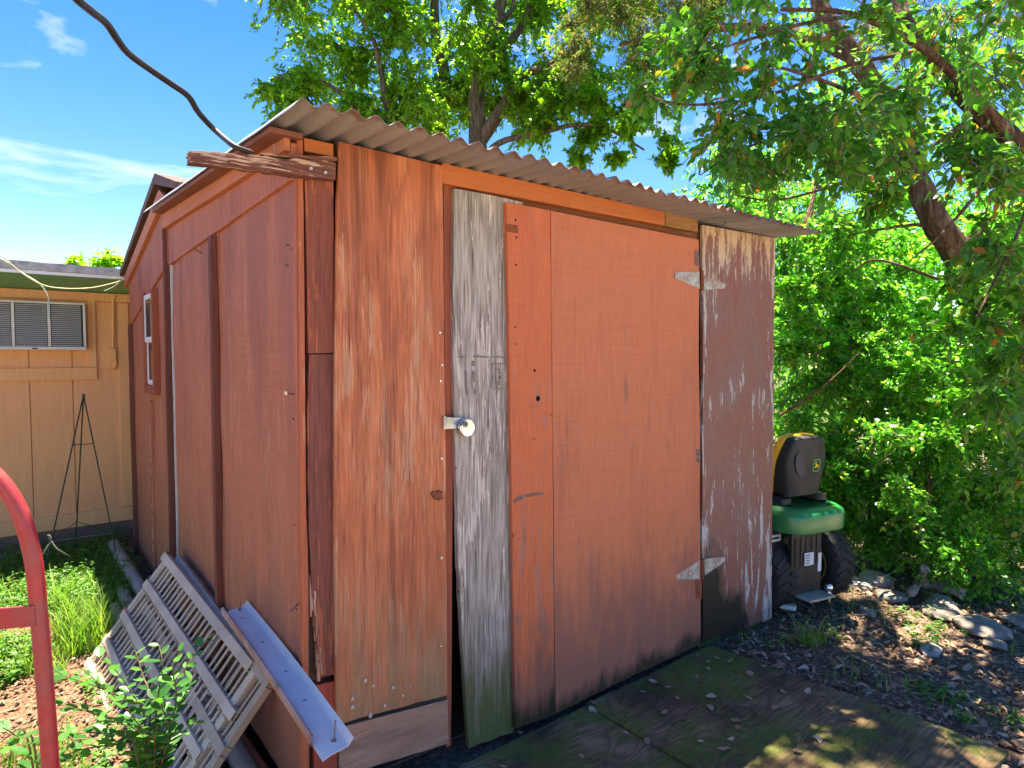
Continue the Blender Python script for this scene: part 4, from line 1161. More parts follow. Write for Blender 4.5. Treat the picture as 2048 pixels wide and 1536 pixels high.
deer = [(-0.026, -0.020), (-0.012, -0.016), (-0.004, -0.010), (0.006, -0.011), (0.016, -0.022), (0.020, -0.020), (0.012, -0.008), (0.016, -0.002), (0.026, -0.010), (0.028, -0.006), (0.017, 0.006), (0.004, 0.006), (-0.004, 0.010), (-0.006, 0.018), (-0.002, 0.027), (-0.006, 0.028), (-0.010, 0.021), (-0.014, 0.028), (-0.017, 0.027), (-0.014, 0.019), (-0.021, 0.016), (-0.020, 0.012), (-0.012, 0.011), (-0.013, 0.000), (-0.018, -0.009), (-0.028, -0.015)]
MB().add([back_pt(bc[0] + a * 0.75, bc[1] + b * 0.85, 0.005) for a, b in deer], [tuple(range(len(deer)))]).build('badge_emblem', plain('badge yellow', (0.70, 0.55, 0.02), 0.5), mow)
hol = MB()
cc = (-0.08, 0.885)
hr_, hv = [], []
for j, (k, o2) in enumerate(((1.0, 0.002), (0.92, 0.004), (0.6, 0.003), (0.2, 0.0025))):
    for i in range(28):
        a = 2 * math.pi * i / 28
        hv.append(back_pt(cc[0] + 0.040 * k * math.cos(a) + 0.02 * math.sin(a) * -1 * k, cc[1] + 0.075 * k * math.sin(a), o2))
hf_ = [(j * 28 + i, j * 28 + (i + 1) % 28, (j + 1) * 28 + (i + 1) % 28, (j + 1) * 28 + i) for j in range(3) for i in range(28)] + [tuple(range(84, 112))]
hol.add(hv, hf_).build('grip_hollow', plain('dusty grey plastic', (0.055, 0.055, 0.06), 0.7), mow, smooth=True)
# hood, dash and steering wheel, mostly behind the shed
loft([rrect(0.20, 0.62, 1.42, 0.38, 4), rrect(0.24, 0.60, 1.46, 0.45, 4), rrect(0.24, 0.60, 1.44, 0.66, 4), rrect(0.21, 0.62, 1.38, 0.76, 4), rrect(0.15, 0.66, 1.28, 0.79, 4)], 'hood', M['deere_green'])
MB().tube([mp(0, 0.66, 0.72), mp(0, 0.52, 0.92)], 0.018, 10).build('steering_column', M['plate_black'], mow)
sw = [mp(0.17 * math.cos(a), 0.52 - 0.10 * math.sin(a), 0.93 + 0.13 * math.sin(a)) for a in [2 * math.pi * i / 24 for i in range(25)]]
MB().tube(sw, 0.012, 8).build('steering_wheel', M['seat_black'], mow, smooth=True)
loft([rrect(0.42, 0.42, 1.0, 0.10, 3), rrect(0.46, 0.40, 1.04, 0.13, 3), rrect(0.44, 0.42, 1.02, 0.24, 3)], 'mowing_deck', M['deere_green'])
# ================================================================== ground and platform
def ground_mat():
    t = NT('soil and mulch')
    x, y, z = t.xyz()
    a = t.noise(t.co(), 2.2, 6, 0.62, 0.3)
    b = t.noise(t.co((3, 3, 0)), 38, 6, 0.7)
    c_ = t.noise(t.co((1, 5, 0)), 150, 3, 0.6)
    mulch = t.ramp(b, [(0.25, (0.04, 0.022, 0.013)), (0.42, (0.12, 0.065, 0.038)), (0.58, (0.22, 0.135, 0.085)), (0.75, (0.32, 0.23, 0.165))])
    soil = t.ramp(b, [(0.28, (0.045, 0.030, 0.021)), (0.5, (0.16, 0.105, 0.072)), (0.68, (0.30, 0.215, 0.15)), (0.8, (0.42, 0.33, 0.25))])
    k = t.rng(t.ma('ADD', x, t.ma('MULTIPLY', t.ma('SUBTRACT', a, 0.5), 0.8)), -0.1, 0.25)
    c = t.mix(k, mulch, soil)
    dark_dirt = t.ma('MULTIPLY', t.rng(t.ma('ABSOLUTE', t.ma('ADD', x, 0.03)), 0.10, 0.26, 1, 0), t.rng(y, 0.9, 1.6, 1, 0))  # darker dirt in a strip along the foot of the left wall
    c = t.mix(dark_dirt, c, (0.018, 0.013, 0.010))
    far = t.rng(t.n('VectorMath', {0: t._tc}, operation='LENGTH').outputs['Value'], 9, 20)
    c = t.mix(far, c, t.mix(a, (0.05, 0.085, 0.022), (0.12, 0.11, 0.05)))
    # unseen pale gravel behind the camera, added to bounce light onto the shed front
    bounce_ground = t.ramp(b, [(0.3, (0.34, 0.27, 0.20)), (0.6, (0.50, 0.42, 0.33))])
    c = t.mix(t.ma('MULTIPLY', t.rng(t.ma('ADD', y, t.ma('MULTIPLY', a, 0.8)), -2.3, -2.0, 1, 0), t.rng(y, -11, -13, 1, 0)), c, bounce_ground)
    h = t.ma('ADD', t.ma('MULTIPLY', b, 1.0), t.ma('MULTIPLY', c_, 0.5))
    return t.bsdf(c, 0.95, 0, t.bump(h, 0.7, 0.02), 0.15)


def build_ground():
    def axis(lo, hi, f0, f1, step):
        far = [1.35 ** i for i in range(24)]
        v = list(np.arange(f0, f1 + 1e-6, step))
        k, a = step * 2, f1
        while a < hi:
            a += k
            k *= 1.35
            v.append(min(a, hi))
        k, a = step * 2, f0
        while a > lo:
            a -= k
            k *= 1.35
            v.insert(0, max(a, lo))
        return v
    xs, ys = axis(-900, 900, -1.6, 5.4, 0.055), axis(-900, 900, -2.4, 4.2, 0.055)
    vs = []
    for y in ys:
        for x in xs:
            vs.append((x, y, ground_z(x, y) if abs(x) < 40 and abs(y) < 40 else -0.35))
    n = len(xs)
    fs = [(j * n + i, j * n + i + 1, (j + 1) * n + i + 1, (j + 1) * n + i) for j in range(len(ys) - 1) for i in range(n - 1)]
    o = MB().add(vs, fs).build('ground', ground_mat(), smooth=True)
    tag(o, kind='structure')


build_ground()


def deck_mat(name, off):
    t = NT(name)
    x, y, z = t.xyz()
    a = t.noise(t.co(off), 2.6, 6, 0.62, 0.4)
    g = t.noise(t.co(off, (2.2, 7.5, 1)), 1, 2, 0.5, 0.6)
    ring = t.ma('POWER', t.rng(t.ma('SINE', t.ma('MULTIPLY', g, 70)), -1, 1), 2.0)
    st = t.noise(t.co(off, (5, 95, 1)), 1, 4, 0.65)
    sp = t.noise(t.co(off), 120, 4, 0.7)
    c = t.ramp(a, [(0.30, (0.05, 0.034, 0.018)), (0.5, (0.16, 0.104, 0.052)), (0.70, (0.32, 0.21, 0.11))])
    c = t.mix(t.ma('MULTIPLY', ring, 0.45), c, (0.030, 0.024, 0.019))
    st2 = t.noise(t.co(off, (9, 260, 1)), 1, 2, 0.6)
    c = t.mix(t.ma('MULTIPLY', t.rng(st2, 0.40, 0.33), 0.7), c, (0.014, 0.011, 0.009))
    k = t.rng(st, 0.3, 0.7, 0.6, 1.4)
    c = t.mix(1.0, c, t.n('CombineXYZ', {0: k, 1: k, 2: k}).outputs[0], 'MULTIPLY')
    m = t.noise(t.co((5, 2, 0)), 3.1, 6, 0.66, 0.3)
    m2 = t.ma('ADD', m, t.rng(t.ma('ABSOLUTE', t.ma('ADD', y, 0.18)), 0.0, 0.4, 0.06, 0.0))
    mf_ = t.ma('MULTIPLY', t.rng(m2, 0.485, 0.60), t.rng(sp, 0.36, 0.58), clamp=True)
    c = t.mix(t.ma('MULTIPLY', mf_, 0.85), c, (0.10, 0.17, 0.016))
    c = t.mix(t.ma('MULTIPLY', t.rng(sp, 0.62, 0.76), 0.5), c, (0.26, 0.20, 0.15))
    h = t.ma('ADD', t.ma('MULTIPLY', st, 0.6), t.ma('ADD', t.ma('MULTIPLY', sp, 0.5), t.ma('MULTIPLY', mf_, 0.7)))
    return t.bsdf(c, 0.85, 0, t.bump(h, 0.6, 0.006), 0.2)


pf = empty('platform', (1.2, -0.6, 0), 'low dark plywood platform with green moss before the shed door', 'platform')
MB().slab((0.34, -0.035, 0.0), (1.17, -0.035, 0.0), (1.17, -2.6, 0.0), (0.34, -2.6, 0.0), (0, 0, -0.02), 14, 30, 0.006, (0.01, 0, 0, 0.02), 2).build('plywood_sheet', deck_mat('mossy plywood', (0, 0, 0)), pf, bevel=0.002)
MB().slab((1.176, -0.03, 0.003), (2.06, -0.03, 0.003), (2.165, -1.235, 0.004), (1.176, -1.225, 0.003), (0, 0, -0.02), 14, 24, 0.008, (0.01, 0.025, 0.012, 0), 5).build('plywood_sheet', deck_mat('mossy plywood worn', (3.3, 1.7, 0)), pf, bevel=0.002)
for y in (-0.2, -0.75, -1.15):
    MB().box(0.4, 2.03, y, y + 0.07, -0.07, -0.026).build('bearer', M['mossy'], pf)

# ================================================================== leaves in bulk
def frames(d, nrm):
    d = d / np.linalg.norm(d, axis=1, keepdims=True)
    s = np.cross(d, nrm)
    s /= np.linalg.norm(s, axis=1, keepdims=True) + 1e-9
    n = np.cross(s, d)
    return d, s, n


def leaf_verts(pos, d, nrm, ln, wd, fine=True, curl=0.12):
    """arrays of leaves: six-cornered (four triangles) or rhombic (two)"""
    d, s, n = frames(d, nrm)
    L_, W_ = ln[:, None], wd[:, None]
    if fine:
        t_ = [(0, 0, 0), (0.32, 0.5, 0.10), (0.32, -0.5, 0.10), (0.68, 0.36, 0.06), (0.68, -0.36, 0.06), (1, 0, -0.9)]
        tri = np.array([(0, 2, 1), (1, 2, 4), (1, 4, 3), (3, 4, 5)])
    else:
        t_ = [(0, 0, 0), (0.45, 0.5, 0.2), (1, 0, -0.5), (0.45, -0.5, 0.2)]
        tri = np.array([(0, 2, 1), (0, 3, 2)])
    vs = np.stack([pos + d * L_ * a + s * W_ * b + n * L_ * c * curl for a, b, c in t_], axis=1)
    k = len(t_)
    base = (np.arange(len(pos)) * k)[:, None, None]
    fs = (tri[None] + base).reshape(-1, 3)
    return vs.reshape(-1, 3), fs, len(tri)


def unit(n):
    v = rng.normal(size=(n, 3))
    return v / np.linalg.norm(v, axis=1, keepdims=True)


def clump_leaves(cen, rad, per, ln, asp, droop=0.25, spread=0.5, twigs=14):
    """leaves strung along twigs that radiate inside each clump; returns leaf arrays and twig segments"""
    m = len(cen)
    ntw = m * twigs
    c = np.repeat(cen, twigs, axis=0)
    r = np.repeat(rad, twigs)
    u = unit(ntw)
    u[:, 2] = u[:, 2] * 0.8 - 0.05
    st = c + unit(ntw) * (r * rng.random(ntw) * 0.45)[:, None]
    tl = r * rng.uniform(0.45, 1.0, ntw)
    q = max(1, per // twigs)
    tt = np.tile((np.arange(q) + 0.5) / q, ntw) + rng.normal(0, 0.03, ntw * q)
    st_, u_, tl_ = np.repeat(st, q, 0), np.repeat(u, q, 0), np.repeat(tl, q)
    dr = np.zeros((ntw * q, 3))
    dr[:, 2] = -droop * (tt ** 2) * tl_
    pos = st_ + u_ * (tt * tl_)[:, None] + dr + rng.normal(0, 0.012, (ntw * q, 3))
    d = u_ + unit(ntw * q) * spread * 2
    d[:, 2] -= droop
    nrm = unit(ntw * q) * 0.75 + np.array([0, 0, 1.0])
    l_ = ln * rng.uniform(0.65, 1.25, ntw * q)
    e = st + u * tl[:, None]
    e[:, 2] -= droop * tl
    return pos, d, nrm, l_, l_ * asp * rng.uniform(0.8, 1.2, ntw * q), st, e


def twig_mesh(name, st, en, r, mat, parent):
    """thin three-sided twigs"""
    d = en - st
    ln = np.linalg.norm(d, axis=1, keepdims=True) + 1e-9
    d = d / ln
    a = np.cross(d, unit(len(d)))
    a /= np.linalg.norm(a, axis=1, keepdims=True) + 1e-9
    b = np.cross(d, a)
    vs = []
    for p, rr in ((st, r), (en, r * 0.35)):
        for k in range(3):
            th = 2 * math.pi * k / 3
            vs.append(p + (a * math.cos(th) + b * math.sin(th)) * rr)
    v = np.stack(vs, 1).reshape(-1, 3)
    q = np.array([(0, 1, 4, 3), (1, 2, 5, 4), (2, 0, 3, 5)])
    f = (q[None] + (np.arange(len(st)) * 6)[:, None, None]).reshape(-1, 4)
    o = np_mesh(name, v, f, mat, parent)
    return tag(o, kind='stuff')


def foliage(name, arr, mat, parent, fine=True, curl=0.12, kind='stuff'):
    pos, d, nrm, l_, w_ = arr[:5]
    v, f, k = leaf_verts(pos, d, nrm, l_, w_, fine, curl)
    rn = np.repeat(rng.random(len(pos)), k)
    o = np_mesh(name, v, f, mat, parent, rn)
    return tag(o, kind=kind)


def px_clumps(regions):
    """clump centres: (x0, x1, y0, y1, d0, d1, count, r0, r1), photo window and range of distances"""
    cs, rs = [], []
    for x0, x1, y0, y1, d0, d1, n, r0, r1 in regions:
        for _ in range(n):
            p = dep(random.uniform(x0, x1), random.uniform(y0, y1), random.uniform(d0, d1))
            cs.append(p)
            rs.append(random.uniform(r0, r1))
    return np.array([tuple(c) for c in cs]), np.array(rs)


def bark(name, a, b, c):
    t = NT(name)
    n1 = t.noise(t.co((0, 0, 0), (26, 26, 5)), 1, 6, 0.7, 0.6)
    n2 = t.noise(t.co(), 4, 4, 0.6)
    col = t.ramp(t.ma('ADD', t.ma('MULTIPLY', n1, 0.75), t.ma('MULTIPLY', n2, 0.25)), [(0.33, a), (0.5, b), (0.66, c)])
    return t.bsdf(col, 0.95, 0, t.bump(n1, 0.9, 0.03), 0.1)


BK = bark('grey-brown oak bark', (0.045, 0.035, 0.028), (0.13, 0.10, 0.08), (0.25, 0.21, 0.17))
BC = bark('shaggy cedar bark', (0.035, 0.018, 0.012), (0.13, 0.07, 0.048), (0.30, 0.21, 0.16))
BT = plain('thin twigs', (0.20, 0.135, 0.095), 0.9)
G_OAK = leafmat('oak leaves', [(0.0, (0.05, 0.13, 0.012)), (0.4, (0.085, 0.19, 0.016)), (0.8, (0.13, 0.24, 0.024)), (1.0, (0.17, 0.26, 0.035))], 0.62, 0.35, 3.2)
G_ELM = leafmat('elm leaves', [(0.0, (0.035, 0.13, 0.022)), (0.5, (0.06, 0.19, 0.026)), (0.94, (0.11, 0.24, 0.03)), (0.96, (0.30, 0.22, 0.02)), (0.985, (0.36, 0.13, 0.03)), (1.0, (0.24, 0.10, 0.05))], 0.55, 0.3, 2.2)
G_ELM1 = leafmat_obj('near elm leaves', [(0.0, (0.035, 0.13, 0.022)), (0.5, (0.06, 0.19, 0.026)), (0.93, (0.11, 0.24, 0.03)), (0.95, (0.30, 0.22, 0.02)), (0.98, (0.36, 0.13, 0.03)), (1.0, (0.24, 0.10, 0.05))], 0.55, 0.3, 2.2)
G_SHRUB = leafmat('shrub leaves', [(0.0, (0.025, 0.13, 0.022)), (0.4, (0.06, 0.23, 0.034)), (0.75, (0.11, 0.30, 0.042)), (0.96, (0.19, 0.34, 0.06)), (1.0, (0.34, 0.24, 0.04))], 0.58, 0.28, 2.8)
G_CEDAR = leafmat('cedar needles', [(0.0, (0.025, 0.065, 0.018)), (0.6, (0.055, 0.10, 0.022)), (0.8, (0.12, 0.095, 0.04)), (1.0, (0.20, 0.13, 0.06))], 0.5, 0.6, 2.4)
G_WEED = leafmat('weed leaves', [(0.0, (0.045, 0.15, 0.022)), (0.5, (0.085, 0.23, 0.035)), (1.0, (0.14, 0.30, 0.05))], 0.42, 0.45, 1.8)
G_GRASS = leafmat('grass blades', [(0.0, (0.06, 0.16, 0.02)), (0.6, (0.13, 0.26, 0.035)), (0.9, (0.20, 0.30, 0.06)), (1.0, (0.36, 0.30, 0.14))], 0.45, 0.5, 1.8)
G_SEED = leafmat_obj('seedling leaves', [(0.0, (0.030, 0.13, 0.028)), (0.5, (0.055, 0.19, 0.035)), (1.0, (0.09, 0.24, 0.05))], 0.42, 0.35, 1.7)
G_DRY = leafmat('dry leaf litter', [(0.0, (0.09, 0.046, 0.028)), (0.35, (0.22, 0.125, 0.075)), (0.75, (0.36, 0.235, 0.145)), (1.0, (0.54, 0.40, 0.28))], 0.12, 0.8, 1.0)
G_CHIP = leafmat('mulch chips', [(0.0, (0.06, 0.028, 0.017)), (0.4, (0.15, 0.078, 0.045)), (0.75, (0.24, 0.145, 0.09)), (1.0, (0.33, 0.24, 0.17))], 0.08, 0.85, 1.0)


def wob(a, b, n, amp, seed):
    a, b = Vector(a), Vector(b)
    out = []
    for i in range(n + 1):
        t_ = i / n
        p = a.lerp(b, t_)
        k = math.sin(math.pi * t_)
        out.append(p + Vector((mnoise.noise(Vector((t_ * 3, seed, 0))), mnoise.noise(Vector((t_ * 3, seed, 5))), mnoise.noise(Vector((t_ * 3, seed, 9))))) * amp * (0.3 + k))
    return out


def limb(pts, r0, r1, name, mat, parent, seg=9):
    pts = spline([Vector(p) for p in pts], 5)
    n = len(pts)
    pts = [p + Vector((mnoise.noise(p * 2.1), mnoise.noise(p * 2.1 + Vector((7, 0, 0))), 0)) * min(0.05, r0 * 0.5) for p in pts]
    MB().tube(pts, [r0 + (r1 - r0) * i / (n - 1) for i in range(n)], seg, True, 0.10).build(name, mat, parent, smooth=True)


def P3(l, d):
    return [dep(x, y, d + (k[0] if k else 0)) for x, y, *k in l]


# --- two oaks behind the shed
oak = empty('oak_tree', tuple(dep(955, 880, 9.0)[:2]) + (0,), 'broad grey-limbed oak rising behind the middle of the tin roof', 'tree', 'trees behind the shed')
b0 = dep(950, 700, 9.2)
limb([(b0.x, b0.y, -0.4), dep(952, 500, 9.2), dep(956, 300, 9.1), dep(953, 215, 9.0), dep(966, 125, 9.0), dep(990, 44, 9.0), dep(1010, -80, 9.0), dep(1000, -260, 9.0)], 0.17, 0.05, 'trunk', BK, oak)
limb([dep(958, 290, 9.1), dep(1008, 212, 8.9), dep(1043, 155, 8.8), dep(1100, 128, 8.7), dep(1180, 90, 8.6)], 0.10, 0.03, 'limb', BK, oak)
limb([dep(960, 330, 9.1), dep(998, 286, 8.9), dep(1087, 264, 8.7), dep(1153, 250, 8.5), dep(1215, 258, 8.4), dep(1290, 300, 8.3)], 0.055, 0.012, 'limb', BK, oak)
limb([dep(966, 125, 9.0), dep(1040, 60, 9.2), dep(1075, -40, 9.4), dep(1150, -160, 9.4)], 0.07, 0.02, 'limb', BK, oak)
limb([dep(1008, 212, 8.9), dep(1050, 205, 8.8), dep(1110, 196, 8.7), dep(1200, 215, 8.6)], 0.035, 0.010, 'limb', BK, oak)
limb([dep(990, 44, 9.0), dep(1020, 20, 9.0), dep(1034, -60, 9.0)], 0.05, 0.02, 'limb', BK, oak)
c1, r1 = px_clumps([(930, 1300, -260, 190, 8.3, 10.3, 60, 0.42, 0.75), (1000, 1130, 150, 260, 8.4, 9.4, 9, 0.25, 0.45), (1150, 1340, 190, 320, 8.0, 8.8, 14, 0.18, 0.34), (1250, 1430, -200, 190, 8.4, 10, 16, 0.4, 0.6), (900, 1060, 190, 270, 9.2, 10.2, 8, 0.25, 0.4)])
a1 = clump_leaves(c1, r1, 640, 0.078, 0.46, 0.35, 0.5, 20)
foliage('crown', a1, G_OAK, oak)
twig_mesh('twigs', a1[5], a1[6], 0.006, BK, oak)

oak2 = empty('oak_tree', tuple(dep(860, 880, 9.8)[:2]) + (0,), 'leafier oak on the left behind the raised corner of the tin roof', 'tree', 'trees behind the shed')
b0 = dep(868, 700, 9.8)
limb([(b0.x, b0.y, -0.4), dep(866, 480, 9.8), dep(874, 300, 9.7), dep(886, 170, 9.6), dep(876, 88, 9.5), dep(871, 0, 9.5), dep(868, -160, 9.5)], 0.14, 0.045, 'trunk', BK, oak2)
limb([dep(868, 330, 9.7), dep(854, 250, 9.6), dep(830, 200, 9.5), dep(822, 140, 9.3), dep(800, 60, 9.2)], 0.065, 0.02, 'limb', BK, oak2)
limb([dep(872, 320, 9.7), dep(800, 260, 9.3), dep(774, 206, 9.1), dep(762, 150, 9.0), dep(740, 70, 8.9), dep(700, 10, 8.8)], 0.07, 0.02, 'limb', BK, oak2)
limb([dep(880, 110, 9.5), dep(920, 60, 9.5), dep(950, -20, 9.6)], 0.045, 0.02, 'limb', BK, oak2)
limb([dep(800, 262, 9.3), dep(690, 190, 8.9), dep(610, 150, 8.6), dep(540, 160, 8.5)], 0.04, 0.01, 'limb', BK, oak2)
c2, r2 = px_clumps([(610, 900, -260, 230, 8.3, 10.3, 62, 0.42, 0.75), (540, 640, -200, 30, 8.5, 9.6, 9, 0.4, 0.6), (530, 640, 130, 200, 8.4, 9.2, 11, 0.22, 0.42), (540, 600, 230, 262, 8.4, 8.8, 3, 0.12, 0.2), (640, 920, 180, 280, 8.8, 10.0, 14, 0.25, 0.42)])
a2 = clump_leaves(c2, r2, 640, 0.078, 0.46, 0.35, 0.5, 20)
foliage('crown', a2, G_OAK, oak2)
twig_mesh('twigs', a2[5], a2[6], 0.006, BK, oak2)

# --- leaning cedar on the right
ced = empty('cedar_tree', tuple(dep(2150, 1000, 5.0)[:2]) + (-0.35,), 'leaning cedar with shaggy dark trunk at the right among the shrubs', 'tree', 'trees behind the shed')
b0 = dep(2130, 1000, 5.0)
limb([(b0.x, b0.y, -0.5), dep(2120, 900, 5.0), dep(2050, 745, 5.0), dep(1990, 650, 5.0), dep(1905, 505, 5.0), dep(1845, 385, 5.0), dep(1795, 260, 5.0), dep(1760, 190, 5.0), dep(1700, 110, 5.1), dep(1640, 0, 5.2), dep(1600, -200, 5.4)], 0.135, 0.05, 'trunk', BC, ced, 14)
limb([dep(1818, 335, 5.0), dep(1780, 325, 5.0), dep(1720, 308, 5.0), dep(1660, 298, 5.0)], 0.055, 0.035, 'limb', BC, ced)
limb([dep(1840, 380, 5.0), dep(1790, 374, 5.0), dep(1720, 372, 5.05), dep(1660, 366, 5.1)], 0.02, 0.008, 'limb', BC, ced)
limb([dep(1700, 110, 5.1), dep(1560, 60, 5.6), dep(1380, 60, 6.3), dep(1240, 90, 6.8)], 0.06, 0.02, 'limb', BC, ced)
limb([dep(1880, 460, 5.0), dep(1830, 450, 5.0), dep(1740, 462, 4.9), dep(1660, 480, 4.9)], 0.018, 0.006, 'limb', BC, ced)
limb([dep(1905, 505, 5.0), dep(1960, 470, 5.2), dep(2020, 460, 5.4), dep(2080, 380, 5.6)], 0.05, 0.03, 'limb', BC, ced)
c3, r3 = px_clumps([(1130, 1400, -200, 150, 6.2, 7.2, 34, 0.22, 0.42), (1330, 1480, -150, 100, 5.8, 6.8, 10, 0.2, 0.35), (1560, 1800, 230, 470, 4.9, 5.8, 10, 0.15, 0.3), (1700, 2100, -200, 120, 5.0, 6.0, 14, 0.3, 0.45)])
a3 = clump_leaves(c3, r3, 560, 0.055, 0.20, 0.5, 0.28, 28)
foliage('crown', a3, G_CEDAR, ced, fine=False)
twig_mesh('twigs', a3[5], a3[6], 0.003, BC, ced)

# --- near elm whose branches hang in from the upper right
elm = empty('elm_tree', tuple(dep(2320, 1100, 3.9)[:2]) + (-0.3,), 'near broad-leaved elm hanging over from the upper right with yellowing leaves', 'tree', 'trees behind the shed')
b0 = dep(2330, 1000, 3.9)
limb([(b0.x, b0.y, -0.4), dep(2260, 620, 3.9), dep(2130, 390, 3.9), dep(2030, 285, 3.9), dep(1930, 190, 4.0), dep(1850, 100, 4.1), dep(1790, -20, 4.3), dep(1700, -420, 4.8), dep(1500, -800, 5.6)], 0.075, 0.03, 'trunk', BC, elm, 12)
limb([dep(2030, 285, 3.9), dep(1960, 200, 3.8), dep(1840, 95, 3.6), dep(1700, 30, 3.4), dep(1560, 20, 3.3)], 0.035, 0.008, 'limb', BC, elm)
for i, l in enumerate((((1880, 140, 4.0), (1740, 200, 3.7), (1600, 262, 3.5), (1480, 300, 3.4), (1400, 350, 3.3)), ((1850, 100, 4.0), (1700, 130, 3.6), (1540, 190, 3.3), (1380, 210, 3.1), (1290, 190, 3.0)), ((1800, 30, 4.1), (1640, 40, 3.6), (1460, 90, 3.3), (1340, 110, 3.1)),
                     ((1960, 220, 4.0), (1850, 300, 3.7), (1700, 360, 3.6), (1560, 400, 3.5), (1470, 390, 3.4)), ((2030, 285, 3.9), (1960, 380, 3.6), (1880, 470, 3.4), (1820, 520, 3.3)), ((2080, 330, 3.9), (2040, 460, 3.5), (1990, 560, 3.3), (1950, 640, 3.2)), ((1740, 200, 3.7), (1640, 160, 3.5), (1520, 130, 3.4), (1420, 150, 3.3)))):
    limb([dep(*p) for p in l], 0.014, 0.003, 'branch', BC, elm, 6)
c4, r4 = px_clumps([(1420, 2090, -160, 250, 3.0, 4.4, 46, 0.20, 0.36), (1300, 1480, 40, 240, 2.9, 3.6, 9, 0.14, 0.24), (1430, 1720, 220, 340, 3.1, 4.0, 14, 0.14, 0.24), (1930, 2090, 240, 520, 3.2, 4.4, 12, 0.18, 0.32), (1680, 1780, 300, 420, 3.4, 4.0, 4, 0.14, 0.2), (1780, 1960, 240, 330, 3.4, 4.2, 6, 0.16, 0.26), (1890, 1990, 520, 680, 3.6, 4.4, 5, 0.12, 0.2), (1960, 2100, 480, 760, 3.1, 4.2, 8, 0.16, 0.28), (1960, 2120, 700, 1000, 3.2, 4.0, 8, 0.15, 0.26)])
a4 = clump_leaves(c4, r4, 110, 0.064, 0.52, 0.55, 0.55, 10)
# the largest three hundred leaves are single parts, the rest one crown
pos4 = a4[0]
dist = (pos4 - np.array(CAM)) @ np.array(CF)
u_ = 1024 + 1280 * ((pos4 - np.array(CAM)) @ np.array(RGT)) / dist
v_ = 768 - 1280 * ((pos4 - np.array(CAM)) @ np.array(CU)) / dist
inside = (u_ > 0) & (u_ < 2048) & (v_ > 0) & (v_ < 1536)
order = np.argsort(np.where(inside, a4[3] / dist, 0))[::-1]
big = order[:300]
rest = np.setdiff1d(np.arange(len(pos4)), big)
foliage('crown', [x[rest] for x in a4[:5]], G_ELM, elm)
twig_mesh('twigs', a4[5], a4[6], 0.0042, BT, elm)
lv = [(0, 0, 0), (0.3, 0.27, 0.02), (0.3, 0, -0.02), (0.3, -0.27, 0.02), (0.68, 0.20, 0.0), (0.68, 0, -0.04), (0.68, -0.20, 0.0), (1, 0, -0.12)]
lf = [(0, 2, 1), (0, 3, 2), (1, 2, 5, 4), (2, 3, 6, 5), (4, 5, 7), (5, 6, 7)]
leaf_me = bpy.data.meshes.new('leaf')
leaf_me.from_pydata(lv, [], lf)
leaf_me.materials.append(G_ELM1)
dd, ss_, nn_ = frames(a4[1][big], a4[2][big])
for i, b in enumerate(big):
    o = bpy.data.objects.new('leaf', leaf_me)
    COL.objects.link(o)
    l_ = a4[3][b]
    p = pos4[b]
    o.matrix_world = Matrix(((dd[i][0] * l_, ss_[i][0] * l_, nn_[i][0] * l_, p[0]), (dd[i][1] * l_, ss_[i][1] * l_, nn_[i][1] * l_, p[1]), (dd[i][2] * l_, ss_[i][2] * l_, nn_[i][2] * l_, p[2]), (0, 0, 0, 1)))
    mw = o.matrix_world.copy()
    o.parent = elm
    o.matrix_parent_inverse = Matrix.Translation(elm.location).inverted()
    o.matrix_basis = mw
# the elm's high crown, above the picture: it shades the platform and dapples the litter
hc, hr2 = [], []
for _ in range(44):
    hc.append((random.uniform(1.2, 4.2), random.uniform(-0.6, 2.2), random.uniform(6.2, 7.4)))
    hr2.append(random.uniform(0.45, 0.75))
a5 = clump_leaves(np.array(hc), np.array(hr2), 260, 0.085, 0.55, 0.3, 0.5, 14)
foliage('high_crown', a5, G_ELM, elm, fine=False)
twig_mesh('twigs', a5[5], a5[6], 0.006, BC, elm)
for q in ((1.6, 0.4, 6.6), (2.4, 2.2, 6.7), (3.4, 0.6, 6.8), (4.0, 1.4, 6.7), (3.0, 1.5, 7.1)):
    limb([dep(1500, -800, 5.6), dep(1500, -800, 5.6).lerp(Vector(q), 0.5) + Vector((0, 0, 0.3)), Vector(q)], 0.04, 0.012, 'limb', BC, elm, 7)

# --- shrubs along the right edge
def shrub(label, regions, per, ln, stems, seed, mat=G_SHRUB, group='shrubs on the right'):
    c, r = px_clumps(regions)
    cx, cy = float(np.mean(c[:, 0])), float(np.mean(c[:, 1]))
    e = empty('shrub', (cx, cy, ground_z(cx, cy)), label, 'shrub', group)
    a = clump_leaves(c, r, int(per * 1.3), ln * 0.92, 0.52, 0.3, 0.55, 14)
    k = a[0][:, 2] > -0.3
    foliage('crown', [x[k] for x in a[:5]], mat, e)
    twig_mesh('twigs', a[5], a[6], 0.0042, BT, e)
    for s_ in stems:
        pts = [dep(*p) for p in s_[0]]
        limb(pts, s_[1], s_[2], 'stem', BC if s_[3] else BK, e, 8)
shrub('tall bright green shrub rising just past the right end of the tin roof', [(1550, 1700, 440, 700, 4.7, 5.8, 34, 0.22, 0.36), (1420, 1640, 300, 460, 7.0, 8.6, 30, 0.35, 0.55)], 300, 0.052,
      [(((1700, 800, 5.2), (1660, 690, 5.1), (1600, 590, 5.2), (1540, 540, 5.4)), 0.02, 0.008, 0), (((1680, 640, 5.6), (1640, 570, 5.6), (1605, 490, 5.8), (1625, 420, 6.0)), 0.022, 0.01, 1), (((1560, 830, 4.6), (1640, 780, 4.5), (1720, 705, 4.5)), 0.011, 0.004, 1), (((1610, 445, 6.4), (1625, 400, 6.6), (1635, 330, 6.8)), 0.022, 0.016, 1)], 1)
